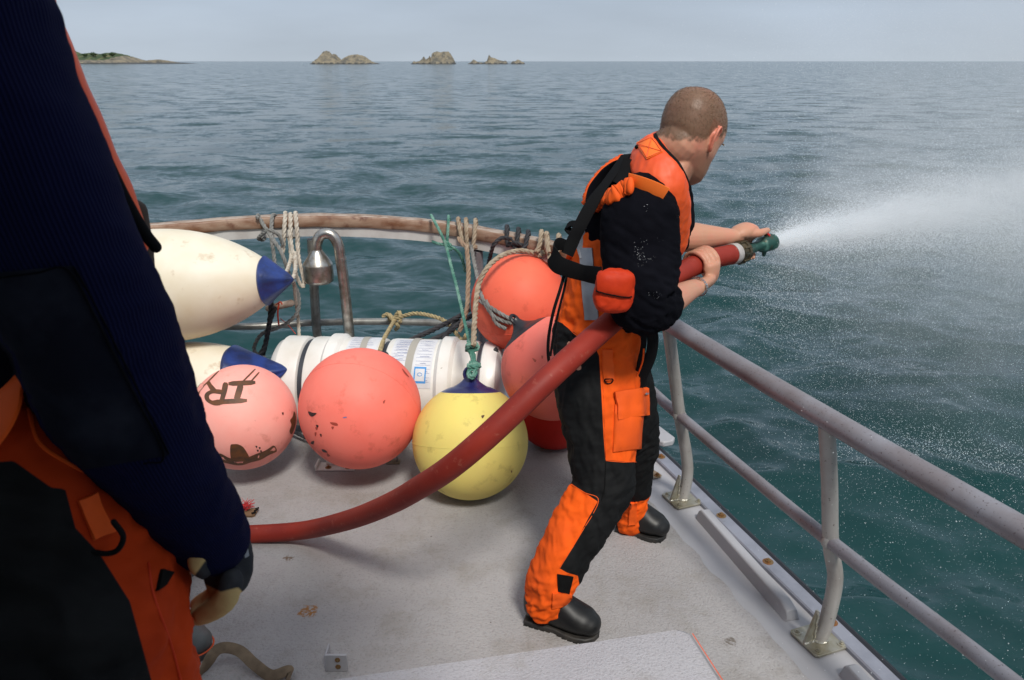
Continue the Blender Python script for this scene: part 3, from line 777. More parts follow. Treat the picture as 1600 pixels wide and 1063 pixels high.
cl_ = empty('deck_plate', G(1030, 700), 'pale rounded metal plate fitted over the deck edge behind the man', 'plate')
mb = MB(); c = G(1034, 694); M = Matrix.Translation(Vector((c.x - .01, c.y + .02, 0))) @ Matrix.Rotation(R(-68), 4, 'Z')
pl_ = [(-.10, -.035), (-.085, -.05), (.05, -.05), (.085, -.03), (.085, .02), (.06, .045), (-.10, .045)]
mb.prism(pl_, 0.017, 0.045, 0, M); mb.build('plate_body', m_paint, cl_, bevel=0.006)
rp = empty('rusty_fitting', G(1012, 752), 'small rust-stained metal plate bolted to the deck beside the far boot', 'plate')
mb = MB(); c = G(1008, 745); M = Matrix.Translation(c) @ Matrix.Rotation(R(18), 4, 'Z')
mb.prism([(-.07, -.035), (.055, -.035), (.065, -.025), (.05, .04), (-.07, .04)], .004, .011, 0, M); mb.build('plate_body', mat('rusty_plate', (0.30, 0.26, 0.20), 0.5, metal=.3, col2=(0.30, 0.15, 0.04), scale=28), rp, bevel=.0015)
for x in (-.04, .045): bolt_mb(M @ Vector((x, -.023, .011)), .008).build('bolt', m_boltm, rp)

bk = empty('deck_bracket', G(525, 1040), 'small grey angle bracket with rust spots at the near edge of the deck', 'bracket')
c = G(528, 1050); mb = MB(); M = Matrix.Translation(c)
mb.box((-.030, -.004, .004), (.030, .004, .062), 0, M); mb.box((-.034, -.004, .004), (-.028, .045, .062), 0, M); mb.build('bracket_plate', m_paint, bk, bevel=.002)
for z in (.022, .046): bolt_mb(M @ Vector((.003, -.004, z)), .0045, Vector((0, -1, 0)), h=.003).build('bolt', m_boltm, bk)

# webbing strap left lying on the deck
m_web = mat('tan_webbing', (0.20, 0.14, 0.085), 0.85, col2=(0.13, 0.09, 0.055), scale=30, bump=0.5, bscale=350, bdist=0.001)
ctrl = [G(300, 1075) + Vector((0, 0, .01)), G(322, 1050) + Vector((0, 0, .02)), G(345, 1036) + Vector((0, 0, .05)), G(375, 1036) + Vector((0, 0, .045)), G(400, 1052) + Vector((0, 0, .03)), G(425, 1062) + Vector((0, 0, .014)), G(452, 1058) + Vector((0, 0, .022)), G(448, 1075) + Vector((0, 0, .01))]
mb = ribbon_mb(ctrl, .032, .003, [(.3, .4, .9), (.1, .6, .8), (0, .8, .6), (0, .9, .4), (.2, .7, .7), (.2, .9, .4), (.5, .3, .8)], n=8)
top(mb, 'webbing_strap', m_web, 'tan webbing strap lying in a loop on the deck at the bottom left', 'strap', origin=G(390, 1050))

# ================================================================== LIFE RAFT CANISTER
m_grp = mat('canister_shell', (0.74, 0.73, 0.70), 0.35, col2=(0.64, 0.61, 0.55), scale=5, bump=0.1, bscale=20, bdist=.002, dirt=(0.30, 0.26, 0.20), dscale=60, dpos=(0.68, 0.78))
m_band = mat('dark_seal', (0.03, 0.035, 0.045), 0.5)
m_paper = mat('paper_label', (0.66, 0.67, 0.70), 0.5, col2=(0.56, 0.56, 0.58), scale=14)
m_ink = mat('blue_ink', (0.10, 0.14, 0.34), 0.6)
m_blue = mat('blue_print', (0.04, 0.26, 0.62), 0.5)
m_greyweb = mat('grey_webbing', (0.36, 0.34, 0.30), 0.85, bump=0.4, bscale=300, bdist=.001)
A0 = Vector((-1.10, 3.50, 0.236)); A1 = Vector((-0.07, 3.40, 0.240)); AX = (A1 - A0).normalized(); LN = (A1 - A0).length
CM = Matrix.Translation(A0) @ AX.to_track_quat('Z', 'Y').to_matrix().to_4x4()
lr = empty('life_raft_canister', A0 + AX * LN / 2 - Vector((0, 0, .236)), 'white ribbed life raft canister with paper labels lying behind the round buoys', 'canister')
Rc = 0.212
def prof(seq): return [(r_ * Rc, z_) for r_, z_ in seq]
MB().lathe(prof([(.0, 0), (.55, .0), (.80, .008), (.90, .022), (.955, .045), (.97, .05), (1.0, .052), (1.0, .058), (1.0, .135), (.985, .150), (.93, .156)]), CM, 56).build('end_shell', m_grp, lr)
MB().lathe(prof([(.93, .156), (.93, .176)]), CM, 56).build('seal_band', m_band, lr)
MB().lathe(prof([(.93, .176), (.985, .182), (1.0, .196), (1.0, .256), (1.075, .270), (1.075, .316), (1.0, .332), (1.0, .50), (.985, .515), (.93, .52)]), CM, 56).build('middle_shell', m_grp, lr)
MB().lathe(prof([(.93, .52), (.93, .54)]), CM, 56).build('seal_band', m_band, lr)
MB().lathe(prof([(.93, .54), (.985, .546), (1.0, .562), (1.0, .775), (1.075, .792), (1.075, .840), (1.0, .856), (1.0, .94), (.985, .952), (.93, .958)]), CM, 56).build('middle_shell', m_grp, lr)
MB().lathe(prof([(.93, .958), (.93, .974)]), CM, 56).build('seal_band', m_band, lr)
MB().lathe(prof([(.93, .974), (.985, .98), (1.0, .99), (.99, 1.02), (.95, 1.045), (.85, LN + .02), (.5, LN + .03), (0, LN + .03)]), CM, 56).build('end_shell', m_grp, lr)
def on_can(z, ang, h=.001):                   # ang measured from the top, positive towards the camera
    up = Vector((0, 0, 1)) - AX * AX.z; up.normalize(); fw = up.cross(AX).normalized()
    if fw.y > 0: fw = -fw
    return A0 + AX * z + (up * math.cos(ang) + fw * math.sin(ang)) * (Rc + h)
def can_patch(z0, z1, a0, a1, name, m, par, h=.0012, skew=0.0, n=14):
    mb = MB(); 
    for i in range(n + 1):
        a = a0 + (a1 - a0) * i / n; sk = skew * i / n
        mb.v.append(tuple(on_can(z0 + sk, a, h))); mb.v.append(tuple(on_can(z1 + sk, a, h)))
    for i in range(n): mb.f.append((2 * i, 2 * i + 1, 2 * i + 3, 2 * i + 2)); mb.mi.append(0)
    return mb.build(name, m, par, auto=180)
lab1 = can_patch(.572, .765, R(-8), R(72), 'paper_label', m_paper, lr)
mb = MB()
def stroke(mb, z0, z1, a, wd=.0011, h=.002, wob=.004):
    n = max(2, int((z1 - z0) / .006)); base = len(mb.v)
    for i in range(n + 1):
        z = z0 + (z1 - z0) * i / n; aa = a + (random.random() - .5) * wob
        mb.v.append(tuple(on_can(z, aa - wd / Rc, h))); mb.v.append(tuple(on_can(z, aa + wd / Rc, h)))
    for i in range(n): mb.f.append((base + 2 * i, base + 2 * i + 1, base + 2 * i + 3, base + 2 * i + 2)); mb.mi.append(0)
for k in range(13):
    a = R(2 + k * 5.2)
    stroke(mb, .582, .655 if k < 8 else .60, a, .0005, wob=0)
    stroke(mb, .69, .757, a, .0005, wob=0)
    if k < 8: stroke(mb, .585 + random.random() * .02, .63 + random.random() * .03, a - R(2), .0012, wob=.022)
    if k % 2 == 0: stroke(mb, .70 + random.random() * .02, .73 + random.random() * .02, a - R(2), .0009, wob=.018)
mb.build('writing', m_ink, lab1, smooth=False)
q = can_patch(.688, .742, R(46), R(66), 'printed_square', m_blue, lab1, .002); 
can_patch(.694, .736, R(48.5), R(63.5), 'white_panel', m_paper, lab1, .0028)
mb = MB(); cc = [(.715 + .010 * math.cos(k / 14 * 6.283), R(55.5) + .034 * math.sin(k / 14 * 6.283)) for k in range(15)]
mb.tube([on_can(z, a, .0034) for z, a in cc], .0013, 5, cap=False); mb.build('emblem', m_blue, lab1)
lab2 = can_patch(.36, .50, R(-20), R(30), 'paper_label', m_paper, lr)
mb = MB()
for k in range(9): stroke(mb, .37, .48 - random.random() * .04, R(-16 + k * 5), .0008, wob=.014)
mb.build('writing', m_ink, lab2, smooth=False)
can_patch(.655, .688, R(-60), R(125), 'webbing_strap', m_greyweb, lr, .0035, skew=-.02, n=26)
can_patch(.400, .430, R(-60), R(125), 'webbing_strap', m_greyweb, lr, .0035, skew=.05, n=26)
mb = MB()                                     # yellow and blue sticker on the left end face
fw = on_can(0, R(90), 0) - A0; fw.normalize(); up_ = on_can(0, 0, 0) - A0; up_.normalize()
st_ = A0 + AX * .006 + fw * .13 + up_ * .02
mb.add([st_ + fw * a_ * .03 + up_ * b_ * .045 - AX * .002 for a_, b_ in ((-1, -1), (1, -1), (1, 1), (-1, 1))], [(0, 1, 2, 3)]); mb.build('sticker', mat('yellow_sticker', (0.6, 0.45, 0.05), .5, col2=(0.03, 0.06, 0.3), scale=30), lr, smooth=False)
# cradle feet
for u in (523, 690):
    c = G(u, 738) if u == 523 else G(690, 742)
    mb = MB(); mb.box((c.x - .085, c.y + .0, .0045), (c.x + .085, c.y + .07, .012)); mb.box((c.x - .045, c.y + .045, .012), (c.x + .045, 3.55, .05)); mb.box((c.x - .085, c.y + .0, .012), (c.x - .075, c.y + .07, .03))
    ft = mb.build('cradle_foot', m_grp, lr, bevel=.003)
    for x in (-.03, .055): bolt_mb(Vector((c.x + x, c.y + .018, .012)), .008, h=.006).build('bolt', m_boltm, ft)
sh = empty('shackle', G(615, 722), 'small dark shackle on a deck eye between the coral and the yellow buoys', 'shackle')
c = G(615, 724); mb = MB(); mb.box((c.x - .03, c.y - .02, .0045), (c.x + .03, c.y + .02, .010)); mb.build('eye_plate', m_plate, sh, bevel=.001)
mb = MB(); mb.tube([c + Vector((.018 * math.cos(a), 0, .02 + .018 * math.sin(a))) for a in np.linspace(-.6, 3.74, 14)], .004, 8); mb.build('bow', m_galv, sh)
mb = MB(); mb.tube([c + Vector((0, 0, .036)), c + Vector((.004, .02, .09))], .0025, 6); mb.build('lashing_wire', m_steel, sh)
# ================================================================== BUOYS AND FENDERS
def vinyl(name, col, col2, dirt, **k):
    return mat(name, col, 0.55, spec=.22, col2=col2, scale=3.0, mixpos=(0.35, 0.7), dirt=dirt, dscale=k.get('ds', 11), dpos=k.get('dp', (0.58, 0.85)), bump=0.12, bscale=9, bdist=.006, sss=0.12, sssr=(0.03, 0.008, 0.006))
m_coral = vinyl('coral_vinyl', (0.90, 0.215, 0.165), (0.84, 0.150, 0.110), (0.45, 0.08, 0.05))
m_pink = vinyl('faded_pink_vinyl', (0.88, 0.40, 0.34), (0.85, 0.30, 0.25), (0.5, 0.16, 0.11))
m_yellow = vinyl('yellow_vinyl', (0.76, 0.62, 0.17), (0.66, 0.53, 0.16), (0.30, 0.22, 0.06))
m_ored = vinyl('orange_red_vinyl', (0.80, 0.150, 0.085), (0.72, 0.10, 0.06), (0.4, 0.06, 0.03))
m_dred = vinyl('deep_red_vinyl', (0.55, 0.02, 0.012), (0.45, 0.015, 0.01), (0.3, 0.02, 0.01))
m_navycap = mat('navy_vinyl', (0.012, 0.022, 0.12), 0.3, col2=(0.02, 0.015, 0.07), scale=8, bump=.2, bscale=20, bdist=.004)
m_blackcap = mat('black_vinyl', (0.015, 0.014, 0.018), 0.4)
m_cream = mat('cream_vinyl', (0.74, 0.69, 0.57), 0.5, spec=.3, col2=(0.64, 0.54, 0.37), scale=3.2, mixpos=(0.35, 0.7), dirt=(0.40, 0.27, 0.14), dscale=9, dpos=(0.60, 0.78), bump=.15, bscale=9, bdist=.004)
m_bluecap = mat('blue_vinyl', (0.014, 0.040, 0.19), 0.4, col2=(0.010, 0.02, 0.08), scale=12, bump=.5, bscale=24, bdist=.006)
m_mark = mat('brown_marker', (0.13, 0.045, 0.012), 0.6, col2=(0.06, 0.03, 0.015), scale=30)
m_grease = mat('dark_grease', (0.03, 0.012, 0.01), 0.5)
def buoy(c, r, axis, m, mcap, label, cap_from=0.80, neck=0.30):
    """inflated ball with a cone-shaped moulded rope eye at the axis end"""
    c = Vector(c); ax = Vector(axis).normalized(); M = Matrix.Translation(c) @ ax.to_track_quat('Z', 'Y').to_matrix().to_4x4()
    root = empty('buoy', c - Vector((0, 0, r)), label, 'buoy', 'round buoys')
    pr = []; a1 = math.asin(cap_from)
    for k in range(41):
        a = -math.pi / 2 + (a1 + math.pi / 2) * k / 40; pr.append((max(math.cos(a) * r, .001), math.sin(a) * r))
    MB().lathe(pr, M, 72, cap=False).build('ball', m, root, auto=180)
    pr = [(math.cos(a1) * r * 1.001, math.sin(a1) * r)]
    zs = np.linspace(cap_from, 1 + neck, 22)
    for z in zs[1:]:
        rs = math.sqrt(max(0, 1 - min(z, 1) ** 2)); t = (z - cap_from) / (1 + neck - cap_from)
        cone = 0.085 + (math.cos(a1) - .085) * (1 - t) ** 2.1
        pr.append((max(rs if t < .25 else 0, cone) * r, z * r))
    pr.append((.06 * r, (1 + neck + .02) * r)); pr.append((.002, (1 + neck + .03) * r))
    cap = MB().lathe(pr, M, 40, cap=False)
    cap.build('moulded_cap', mcap, root)
    mb = MB(); ring = [M @ Vector((.10 * r * math.cos(a), 0, (1 + neck - .02) * r + .12 * r * math.sin(a))) for a in np.linspace(0, 6.283, 17)[:-1]]
    mb.tube(ring, .035 * r, 8, closed=True); mb.build('rope_eye', mcap, root)
    mb = MB(); vv = M @ Vector((r * .9962 * math.cos(.3), 0, 0))
    pts = [M @ Vector((r * 1.0005 * math.cos(a), r * 1.0005 * math.sin(a), 0)) for a in np.linspace(0, 6.2832, 97)[:-1]]
    MB().tube(pts, .0011, 6, closed=True).build('mould_seam', m, root)
    return root
def hit(u, v, c, r, lift=.0012):
    o = Vector((0, 0, CAM_H)); d = _ray(u, v).normalized(); oc = o - Vector(c); b = oc.dot(d); q = b * b - oc.length_squared + r * r
    if q < 0: p = o + d * (-b); return Vector(c) + (p - Vector(c)).normalized() * (r + lift)
    p = o + d * (-b - math.sqrt(q)); return Vector(c) + (p - Vector(c)).normalized() * (r + lift)
def mark(paths, c, r, parent, m, name='painted_mark'):
    """paint strokes laid on the ball: each path = (points px, width px)"""
    if len(paths) > 1 and name == 'painted_mark':
        for q in paths: mark([q], c, r, parent, m, name)
        return
    mb = MB()
    for pts, wd in paths:
        q = smooth_path([Vector((a, b, 0)) for a, b in pts], 6); n = len(q); base = len(mb.v)
        for i in range(n):
            T = (q[min(i + 1, n - 1)] - q[max(i - 1, 0)]).normalized(); N = Vector((-T.y, T.x, 0)); w_ = wd * (.5 + .05 * math.sin(i * .5))
            if i in (0, n - 1): w_ *= .6
            for s_ in (-1, 1): e = q[i] + N * s_ * w_; mb.v.append(tuple(hit(e.x, e.y, c, r)))
        for i in range(n - 1): mb.f.append((base + 2 * i, base + 2 * i + 1, base + 2 * i + 3, base + 2 * i + 2)); mb.mi.append(0)
    return mb.build(name, m, parent, smooth=False)
def blob(polys, c, r, parent, m, name='stain'):
    if len(polys) > 1:
        for q in polys: blob([q], c, r, parent, m, name)
        return
    mb = MB()
    for poly in polys:
        q = smooth_path([Vector((a, b, 0)) for a, b in poly], 4, closed=True); cen = sum(q, Vector()) / len(q); base = len(mb.v)
        for f_ in (1, .5):
            for p in q: e = cen.lerp(p, f_); mb.v.append(tuple(hit(e.x, e.y, c, r)))
        mb.v.append(tuple(hit(cen.x, cen.y, c, r))); n = len(q)
        for i in range(n):
            j = (i + 1) % n; mb.f.append((base + i, base + j, base + n + j, base + n + i)); mb.f.append((base + n + i, base + n + j, base + 2 * n)); mb.mi += [0, 0]
    return mb.build(name, m, parent, smooth=False)
c1 = P(380, 652, 2.97); r1 = 0.2135
b = buoy(c1, r1, (-.5, .8, -.3), m_pink, m_blackcap, 'faded pink round buoy with brown painted letters, leftmost of the round buoys')
mark([([(330, 629), (386, 626)], 7), ([(357, 600), (399, 598)], 7), ([(369, 627), (377, 600)], 9)], c1, r1, b, m_mark, 'painted_letter')
mark([([(353, 598), (350, 614), (345, 632)], 8), ([(346, 630), (334, 630), (325, 625), (324, 617), (333, 612), (348, 613)], 6.5), ([(336, 612), (330, 605), (325, 597)], 7)], c1, r1, b, m_mark, 'painted_letter')
mark([([(318, 600), (309, 612), (306, 634)], 7), ([(306, 634), (315, 640)], 5)], c1, r1, b, m_mark, 'painted_letter')
mark([([(376, 600), (399, 577)], 2.2), ([(389, 600), (405, 582)], 2.2), ([(318, 604), (342, 580)], 1.8)], c1, r1, b, m_mark)
blob([[(360, 697), (366, 694), (374, 695), (382, 701), (390, 718), (376, 721), (362, 719)]], c1, r1, b, m_mark, 'painted_mark')
mark([([(340, 712), (352, 718), (364, 721), (380, 721), (394, 717), (408, 712), (420, 706), (431, 700)], 10)], c1, r1, b, m_mark)
blob([[(459, 643), (462, 650), (461, 664), (456, 678), (452, 674), (455, 664), (453, 657), (457, 651)]], c1, r1, b, m_mark, 'painted_mark')
blob([[(440, 645), (443, 645), (442, 649)]] + [[(399 + dx, 697 + dy), (402 + dx, 697 + dy), (401 + dx, 700 + dy)] for dx, dy in ((0, 0), (5, 2), (2, 6), (7, 7))], c1, r1, b, m_grease)
c2 = P(563, 638, 2.94); r2 = 0.2435
b = buoy(c2, r2, (.15, .9, .35), m_coral, m_blackcap, 'clean coral pink round buoy with a few dark scuffs, second from left')
blob([[(482, 643), (489, 645), (495, 646), (489, 651), (484, 649)], [(487, 690), (491, 689), (490, 694), (486, 693)], [(494, 664), (498, 665), (496, 669)], [(500, 678), (503, 679), (502, 683)], [(503, 702), (508, 703), (512, 707), (505, 706)]], c2, r2, b, m_grease)
blob([[(516, 660), (526, 661), (528, 665), (520, 664)], [(493, 668), (497, 668), (495, 672)], [(492, 676), (495, 676), (493, 682)], [(518, 667), (522, 667), (520, 671)], [(598, 628), (602, 625), (600, 631)], [(628, 576), (636, 585), (639, 590), (632, 584)], [(511, 708), (516, 712), (512, 713)]], c2, r2, b, mat('reddish_scuff', (0.35, 0.05, 0.03), .6))
mark([([(536, 653), (542, 652)], 1.5)], c2, r2, b, m_ink, 'ink_mark')
c3 = P(735, 690, 2.855); r3 = 0.2295
b = buoy(c3, r3, (.0, .34, .94), m_yellow, m_navycap, 'pale yellow round buoy with a navy cap hung on green rope', .86, .18)
blob([[(752, 650), (757, 649), (754, 654)], [(798, 735), (800, 736), (799, 739)]], c3, r3, b, m_mark)
c4 = P(812, 474, 3.50); r4 = 0.224
b = buoy(c4, r4, (.3, .3, -.9), m_ored, m_blackcap, 'orange round buoy slung highest under the far rail behind the man')
c5 = P(864, 576, 3.05); r5 = 0.214
b = buoy(c5, r5, (-.62, .35, .72), m_coral, m_blackcap, 'coral round buoy with a black cap hanging just left of the man\'s hip', .84, .2)
blob([[(832, 560), (838, 563), (836, 566)], [(846, 556), (849, 557), (847, 561)], [(820, 615), (840, 600), (842, 602), (822, 618)]], c5, r5, b, mat('orange_scuff', (0.5, 0.09, 0.05), .6))
c6 = P(866, 641, 3.29); r6 = 0.178
b = buoy(c6, r6, (.2, .6, .7), m_dred, m_blackcap, 'deep red round buoy resting on the deck behind the yellow one')

def fender(p_tip, axis, r, Ln, label, cap_len=.17):
    ax = Vector(axis).normalized(); M = Matrix.Translation(p_tip) @ ax.to_track_quat('Z', 'Y').to_matrix().to_4x4()
    root = empty('fender', Vector(p_tip) - ax * Ln / 2 - Vector((0, 0, r)), label, 'fender', 'cylindrical fenders')
    n = 30; pr = [(r * .02, -Ln), (r * .6, -Ln + .04)]
    def rad(d):                                # d = distance back from the tip
        return r * (1 - (1 - min(d / .62, 1)) ** 2.3)
    ds = np.linspace(Ln - .06, cap_len, n)
    for d in ds: pr.append((rad(d), -d))
    MB().lathe(pr, M, 64, cap=False).build('body', m_cream, root, auto=180)
    rc = rad(cap_len); pr = [(rc * 1.002, -cap_len)]
    for t in np.linspace(0, 1, 16)[1:]:
        pr.append(((rc * (1 - t) ** .82 * .9 + rc * .1 * (1 - t) + .016), -cap_len * (1 - t)))
    pr[-1] = (.014, 0); pr.append((.004, .006))
    mb = MB().lathe(pr, M, 48, cap=False)
    for i, v in enumerate(mb.v):               # pinched folds of the moulded end
        q = M.inverted() @ Vector(v); a = math.atan2(q.y, q.x); t = max(0, min(1, 1 + q.z / cap_len)); k = 1 + .14 * t * math.sin(a * 5 + 1) ; mb.v[i] = tuple(M @ Vector((q.x * k, q.y * k * (1 - .3 * t), q.z)))
    mb.build('moulded_cap', m_bluecap, root)
    return root
tipU = P(457, 437, 3.40); leftU = P(250, 449, 3.40)
fender(tipU, tipU - leftU + Vector((0, -.02, 0)), 0.252, 1.35, 'large cream fender with a blue end, the upper of the two at the left rail', .125)
tipL = P(447, 578, 3.32); leftL = P(300, 606, 3.36)
fender(tipL, tipL - leftL, 0.222, 1.3, 'cream fender with a blue end, lying under the larger one', .235)

# ================================================================== ROPES
m_tan = mat('tan_rope', (0.36, 0.30, 0.22), 0.9, col2=(0.24, 0.17, 0.11), scale=30, mixpos=(.4, .65), bump=.6, bscale=300, bdist=.001)
m_brownrope = mat('brown_rope', (0.28, 0.19, 0.13), 0.9, col2=(0.36, 0.28, 0.20), scale=30, bump=.6, bscale=300, bdist=.001)
m_whiterope = mat('white_rope', (0.52, 0.48, 0.41), 0.9, col2=(0.34, 0.28, 0.22), scale=40, bump=.5, bscale=300, bdist=.001)
m_strawrope = mat('straw_rope', (0.42, 0.34, 0.18), 0.9, col2=(0.26, 0.20, 0.11), scale=40, bump=.5, bscale=300, bdist=.001)
m_green = mat('green_rope', (0.05, 0.17, 0.13), 0.85, col2=(0.16, 0.30, 0.24), scale=25, mixpos=(.45, .6), bump=.5, bscale=300, bdist=.001)
m_greyrope = mat('grey_rope', (0.22, 0.22, 0.21), 0.9, col2=(0.13, 0.13, 0.12), scale=40, bump=.5, bscale=300, bdist=.001)
m_blackrope = mat('black_rope', (0.018, 0.018, 0.022), 0.75, col2=(0.03, 0.03, 0.035), scale=30, bump=.5, bscale=300, bdist=.001)
m_redcord = mat('red_cord', (0.65, 0.06, 0.02), 0.7)
def pp_(*q): return [P(*a) for a in q]
def rope(pts, r, m, label, parts=None, pitch=None, cat='rope', group=None, name='rope', n=6):
    mb = rope_mb(pts, r, pitch, n=n)
    for q in (parts or []): rope_mb(q, r, pitch, mb=mb, n=n)
    return top(mb, name, m, label, cat, group, origin=Vector(pts[0]))
F_, B_ = 3.74, 3.99                            # just in front of and behind the capping
def over(u, v0, vlow_f, vlow_b, y=3.80, du=0):  # one turn of rope over the capping
    return pp_((u + du, vlow_f, y - .075), (u + du * .4, v0 + 22, y - .065), (u, v0 + 3, y - .035), (u, v0, y), (u + 1, v0 + 4, y + .06), (u + 3, v0 + 24, y + .09), (u + 4, vlow_b, y + .07))
# white braided rope tied round the capping above the large fender
for k in range(3):
    u = 446 + k * 8
    q = over(u, 333 + k % 2 * 2, 395, 372, 3.83, -4 + 4 * k)
    rope(q, .0105, m_whiterope, ('first', 'middle', 'last')[k] + ' from the left of three white rope turns over the capping beside the vent pipe', group='white rope turns over the capping')
rope(pp_((452, 372, 3.76), (455, 400, 3.72), (450, 420, 3.6), (446, 430, 3.44), (456, 437, 3.41), (462, 420, 3.5), (462, 395, 3.7)), .0095, m_whiterope, 'white rope looped through the eye of the large fender', parts=[pp_((464, 380, 3.75), (468, 410, 3.72), (475, 440, 3.7), (472, 448, 3.68), (463, 430, 3.7), (458, 400, 3.72), (452, 360, 3.76))])
rope(pp_((459, 440, 3.5), (462, 470, 3.6), (466, 500, 3.65), (468, 540, 3.62)), .0085, m_whiterope, 'thin tail of pale rope hanging behind the canister end')
rope(pp_((402, 340, 3.74), (404, 337, 3.80), (412, 352, 3.73), (425, 372, 3.70), (440, 395, 3.66), (452, 430, 3.66), (466, 460, 3.64), (464, 490, 3.6), (440, 510, 3.6), (412, 520, 3.6), (400, 535, 3.6), (398, 550, 3.6), (415, 560, 3.58)), .0095, m_greyrope, 'dark grey rope looping down from the capping past the fender tip', parts=[pp_((432, 338, 3.83), (426, 337, 3.76), (424, 355, 3.73), (424, 372, 3.70), (428, 400, 3.68), (430, 425, 3.66)), pp_((413, 373, 3.74), (410, 375, 3.82), (404, 372, 3.76), (420, 360, 3.71), (436, 368, 3.73), (442, 382, 3.74))])
rope(pp_((426, 425, 3.62), (424, 470, 3.62), (420, 510, 3.6), (412, 550, 3.6), (405, 570, 3.58)), .012, m_blackrope, 'black rope hanging straight down between the two fenders\' blue ends', parts=[pp_((430, 480, 3.60), (421, 505, 3.59), (414, 540, 3.58), (402, 560, 3.56))])
top(MB().tube(smooth_path(pp_((436, 474, 3.66), (434, 490, 3.64), (436, 512, 3.63)), 6), .0045, 6).tube(smooth_path(pp_((438, 498, 3.64), (450, 508, 3.62), (462, 522, 3.62)), 4), .0018, 5).tube(smooth_path(pp_((432, 476, 3.66), (438, 472, 3.64), (441, 476, 3.64)), 4), .0035, 6), 'red_cord', m_redcord, 'short piece of bright red cord tied to a wooden toggle under the rail', 'cord')
top(MB().tube(pp_((420, 482, 3.7), (455, 474, 3.7)), [.017, .017], 12, round_ends=True), 'wooden_toggle', m_woodtop, 'short weathered wooden toggle hanging under the rail left of the vent pipe', 'toggle')
# straw rope knotted on the mid tube, holding the coral buoy
kn = P(617, 500, 3.93)
rope(pp_((594, 548, 3.30), (600, 530, 3.5), (610, 512, 3.75), (617, 500, 3.91)), .0105, m_strawrope, 'straw coloured rope knotted to the mid tube above the coral buoy',
     parts=[[kn + Vector((.03 * math.cos(a) + .0, .035 * math.sin(a), .026 * math.sin(a * 2) + .01)) for a in np.linspace(0, 6.6, 12)],
            pp_((598, 495, 3.90), (606, 491, 3.89), (613, 500, 3.88), (622, 510, 3.89), (618, 515, 3.95)),
            pp_((616, 500, 3.88), (630, 494, 3.86), (650, 490, 3.82), (675, 494, 3.76), (697, 503, 3.70), (712, 520, 3.64), (722, 532, 3.56), (728, 524, 3.5))])
# green rope
rope(pp_((675, 340, 3.83), (674, 337, 3.79), (681, 350, 3.73), (692, 372, 3.70), (699, 392, 3.68), (706, 420, 3.58), (714, 450, 3.48), (722, 485, 3.32), (730, 520, 3.14), (737, 548, 3.03), (738, 575, 2.95)), .0075, m_green, 'green rope tied over the capping and down to the yellow buoy',
     parts=[over(701, 338, 385, 378, 3.83, -3), pp_((676, 378, 3.80), (685, 381, 3.72), (700, 384, 3.70), (714, 392, 3.72), (722, 405, 3.74), (727, 425, 3.75)), pp_((705, 384, 3.7), (696, 378, 3.71), (698, 388, 3.69), (706, 390, 3.7)),
            ], pitch=.05)
rope(pp_((730, 536, 3.02), (744, 538, 3.01), (744, 546, 3.0), (731, 548, 3.0), (732, 540, 2.99), (745, 541, 3.0)), .011, m_green, 'knot of doubled green rope above the navy cap of the yellow buoy', name='rope_knot', parts=[pp_((737, 548, 3.0), (740, 560, 2.98), (737, 574, 2.93), (732, 585, 2.90), (737, 590, 2.89), (742, 584, 2.90), (741, 566, 2.95), (736, 550, 3.0)), pp_((730, 572, 2.92), (745, 574, 2.92), (748, 570, 2.95), (733, 568, 2.95))])
# tan rope turns and the long tails
for k, u in enumerate((716, 728, 743)):
    rope(over(u, 342 + k, (384, 402, 388)[k], 378, 3.82 - k * .015, (8, 2, -4)[k]), .0105, m_tan, ('leftmost', 'middle', 'rightmost')[k] + ' of the three tan rope turns over the capping right of the green rope', group='tan rope turns over the capping')
rope(pp_((729, 384, 3.70), (732, 420, 3.66), (731, 450, 3.62), (730, 480, 3.58), (724, 500, 3.56), (718, 518, 3.56)), .0115, m_brownrope, 'brown twisted rope hanging from the capping, left of the two long tails', parts=[pp_((716, 372, 3.74), (724, 382, 3.71), (737, 388, 3.71), (744, 386, 3.74))])
rope(pp_((736, 384, 3.70), (741, 410, 3.64), (746, 432, 3.55), (751, 455, 3.42), (757, 470, 3.36)), .0095, m_greyrope, 'grey twisted rope running from the capping to the orange buoy')
hs = [(740, 540, 2.98), (741, 510, 3.06), (744, 470, 3.20), (748, 445, 3.28), (757, 425, 3.30), (772, 408, 3.34), (790, 397, 3.40), (812, 392, 3.46), (832, 395, 3.50), (845, 400, 3.52), (848, 392, 3.56)]
rope(pp_(*hs), .0115, m_tan, 'thick tan rope arching over the orange buoy and down to the knot')
def around(c, r, pts, lift): return [hit(u, v, c, r, lift) for u, v in pts]
rope(around(c4, r4, [(751, 452), (756, 465), (762, 478), (772, 492), (786, 500), (800, 504)], .010), .009, m_greyrope, 'grey frayed rope lying across the face of the orange buoy', parts=[around(c4, r4, [(752, 470), (768, 480), (788, 492), (804, 500)], .010), around(c4, r4, [(762, 470), (770, 488), (778, 504), (792, 512)], .012)])
for k, u in enumerate((792, 810, 825)):
    rope(over(u, 354 + k * 4, 386 + k * 3, 380, 3.72 - k * .06, (2, -6, -10)[k]), .011, m_blackrope, ('leftmost', 'middle', 'rightmost')[k] + ' of the three black rope turns over the capping above the orange buoy', group='black rope turns over the capping')
rope(pp_((800, 374, 3.60), (785, 372, 3.58), (772, 382, 3.56), (766, 400, 3.60), (762, 418, 3.66), (758, 432, 3.70)), .010, m_blackrope, 'black rope curling down from the capping behind the orange buoy', parts=[pp_((795, 380, 3.62), (806, 386, 3.60), (816, 384, 3.58), (800, 378, 3.58))])
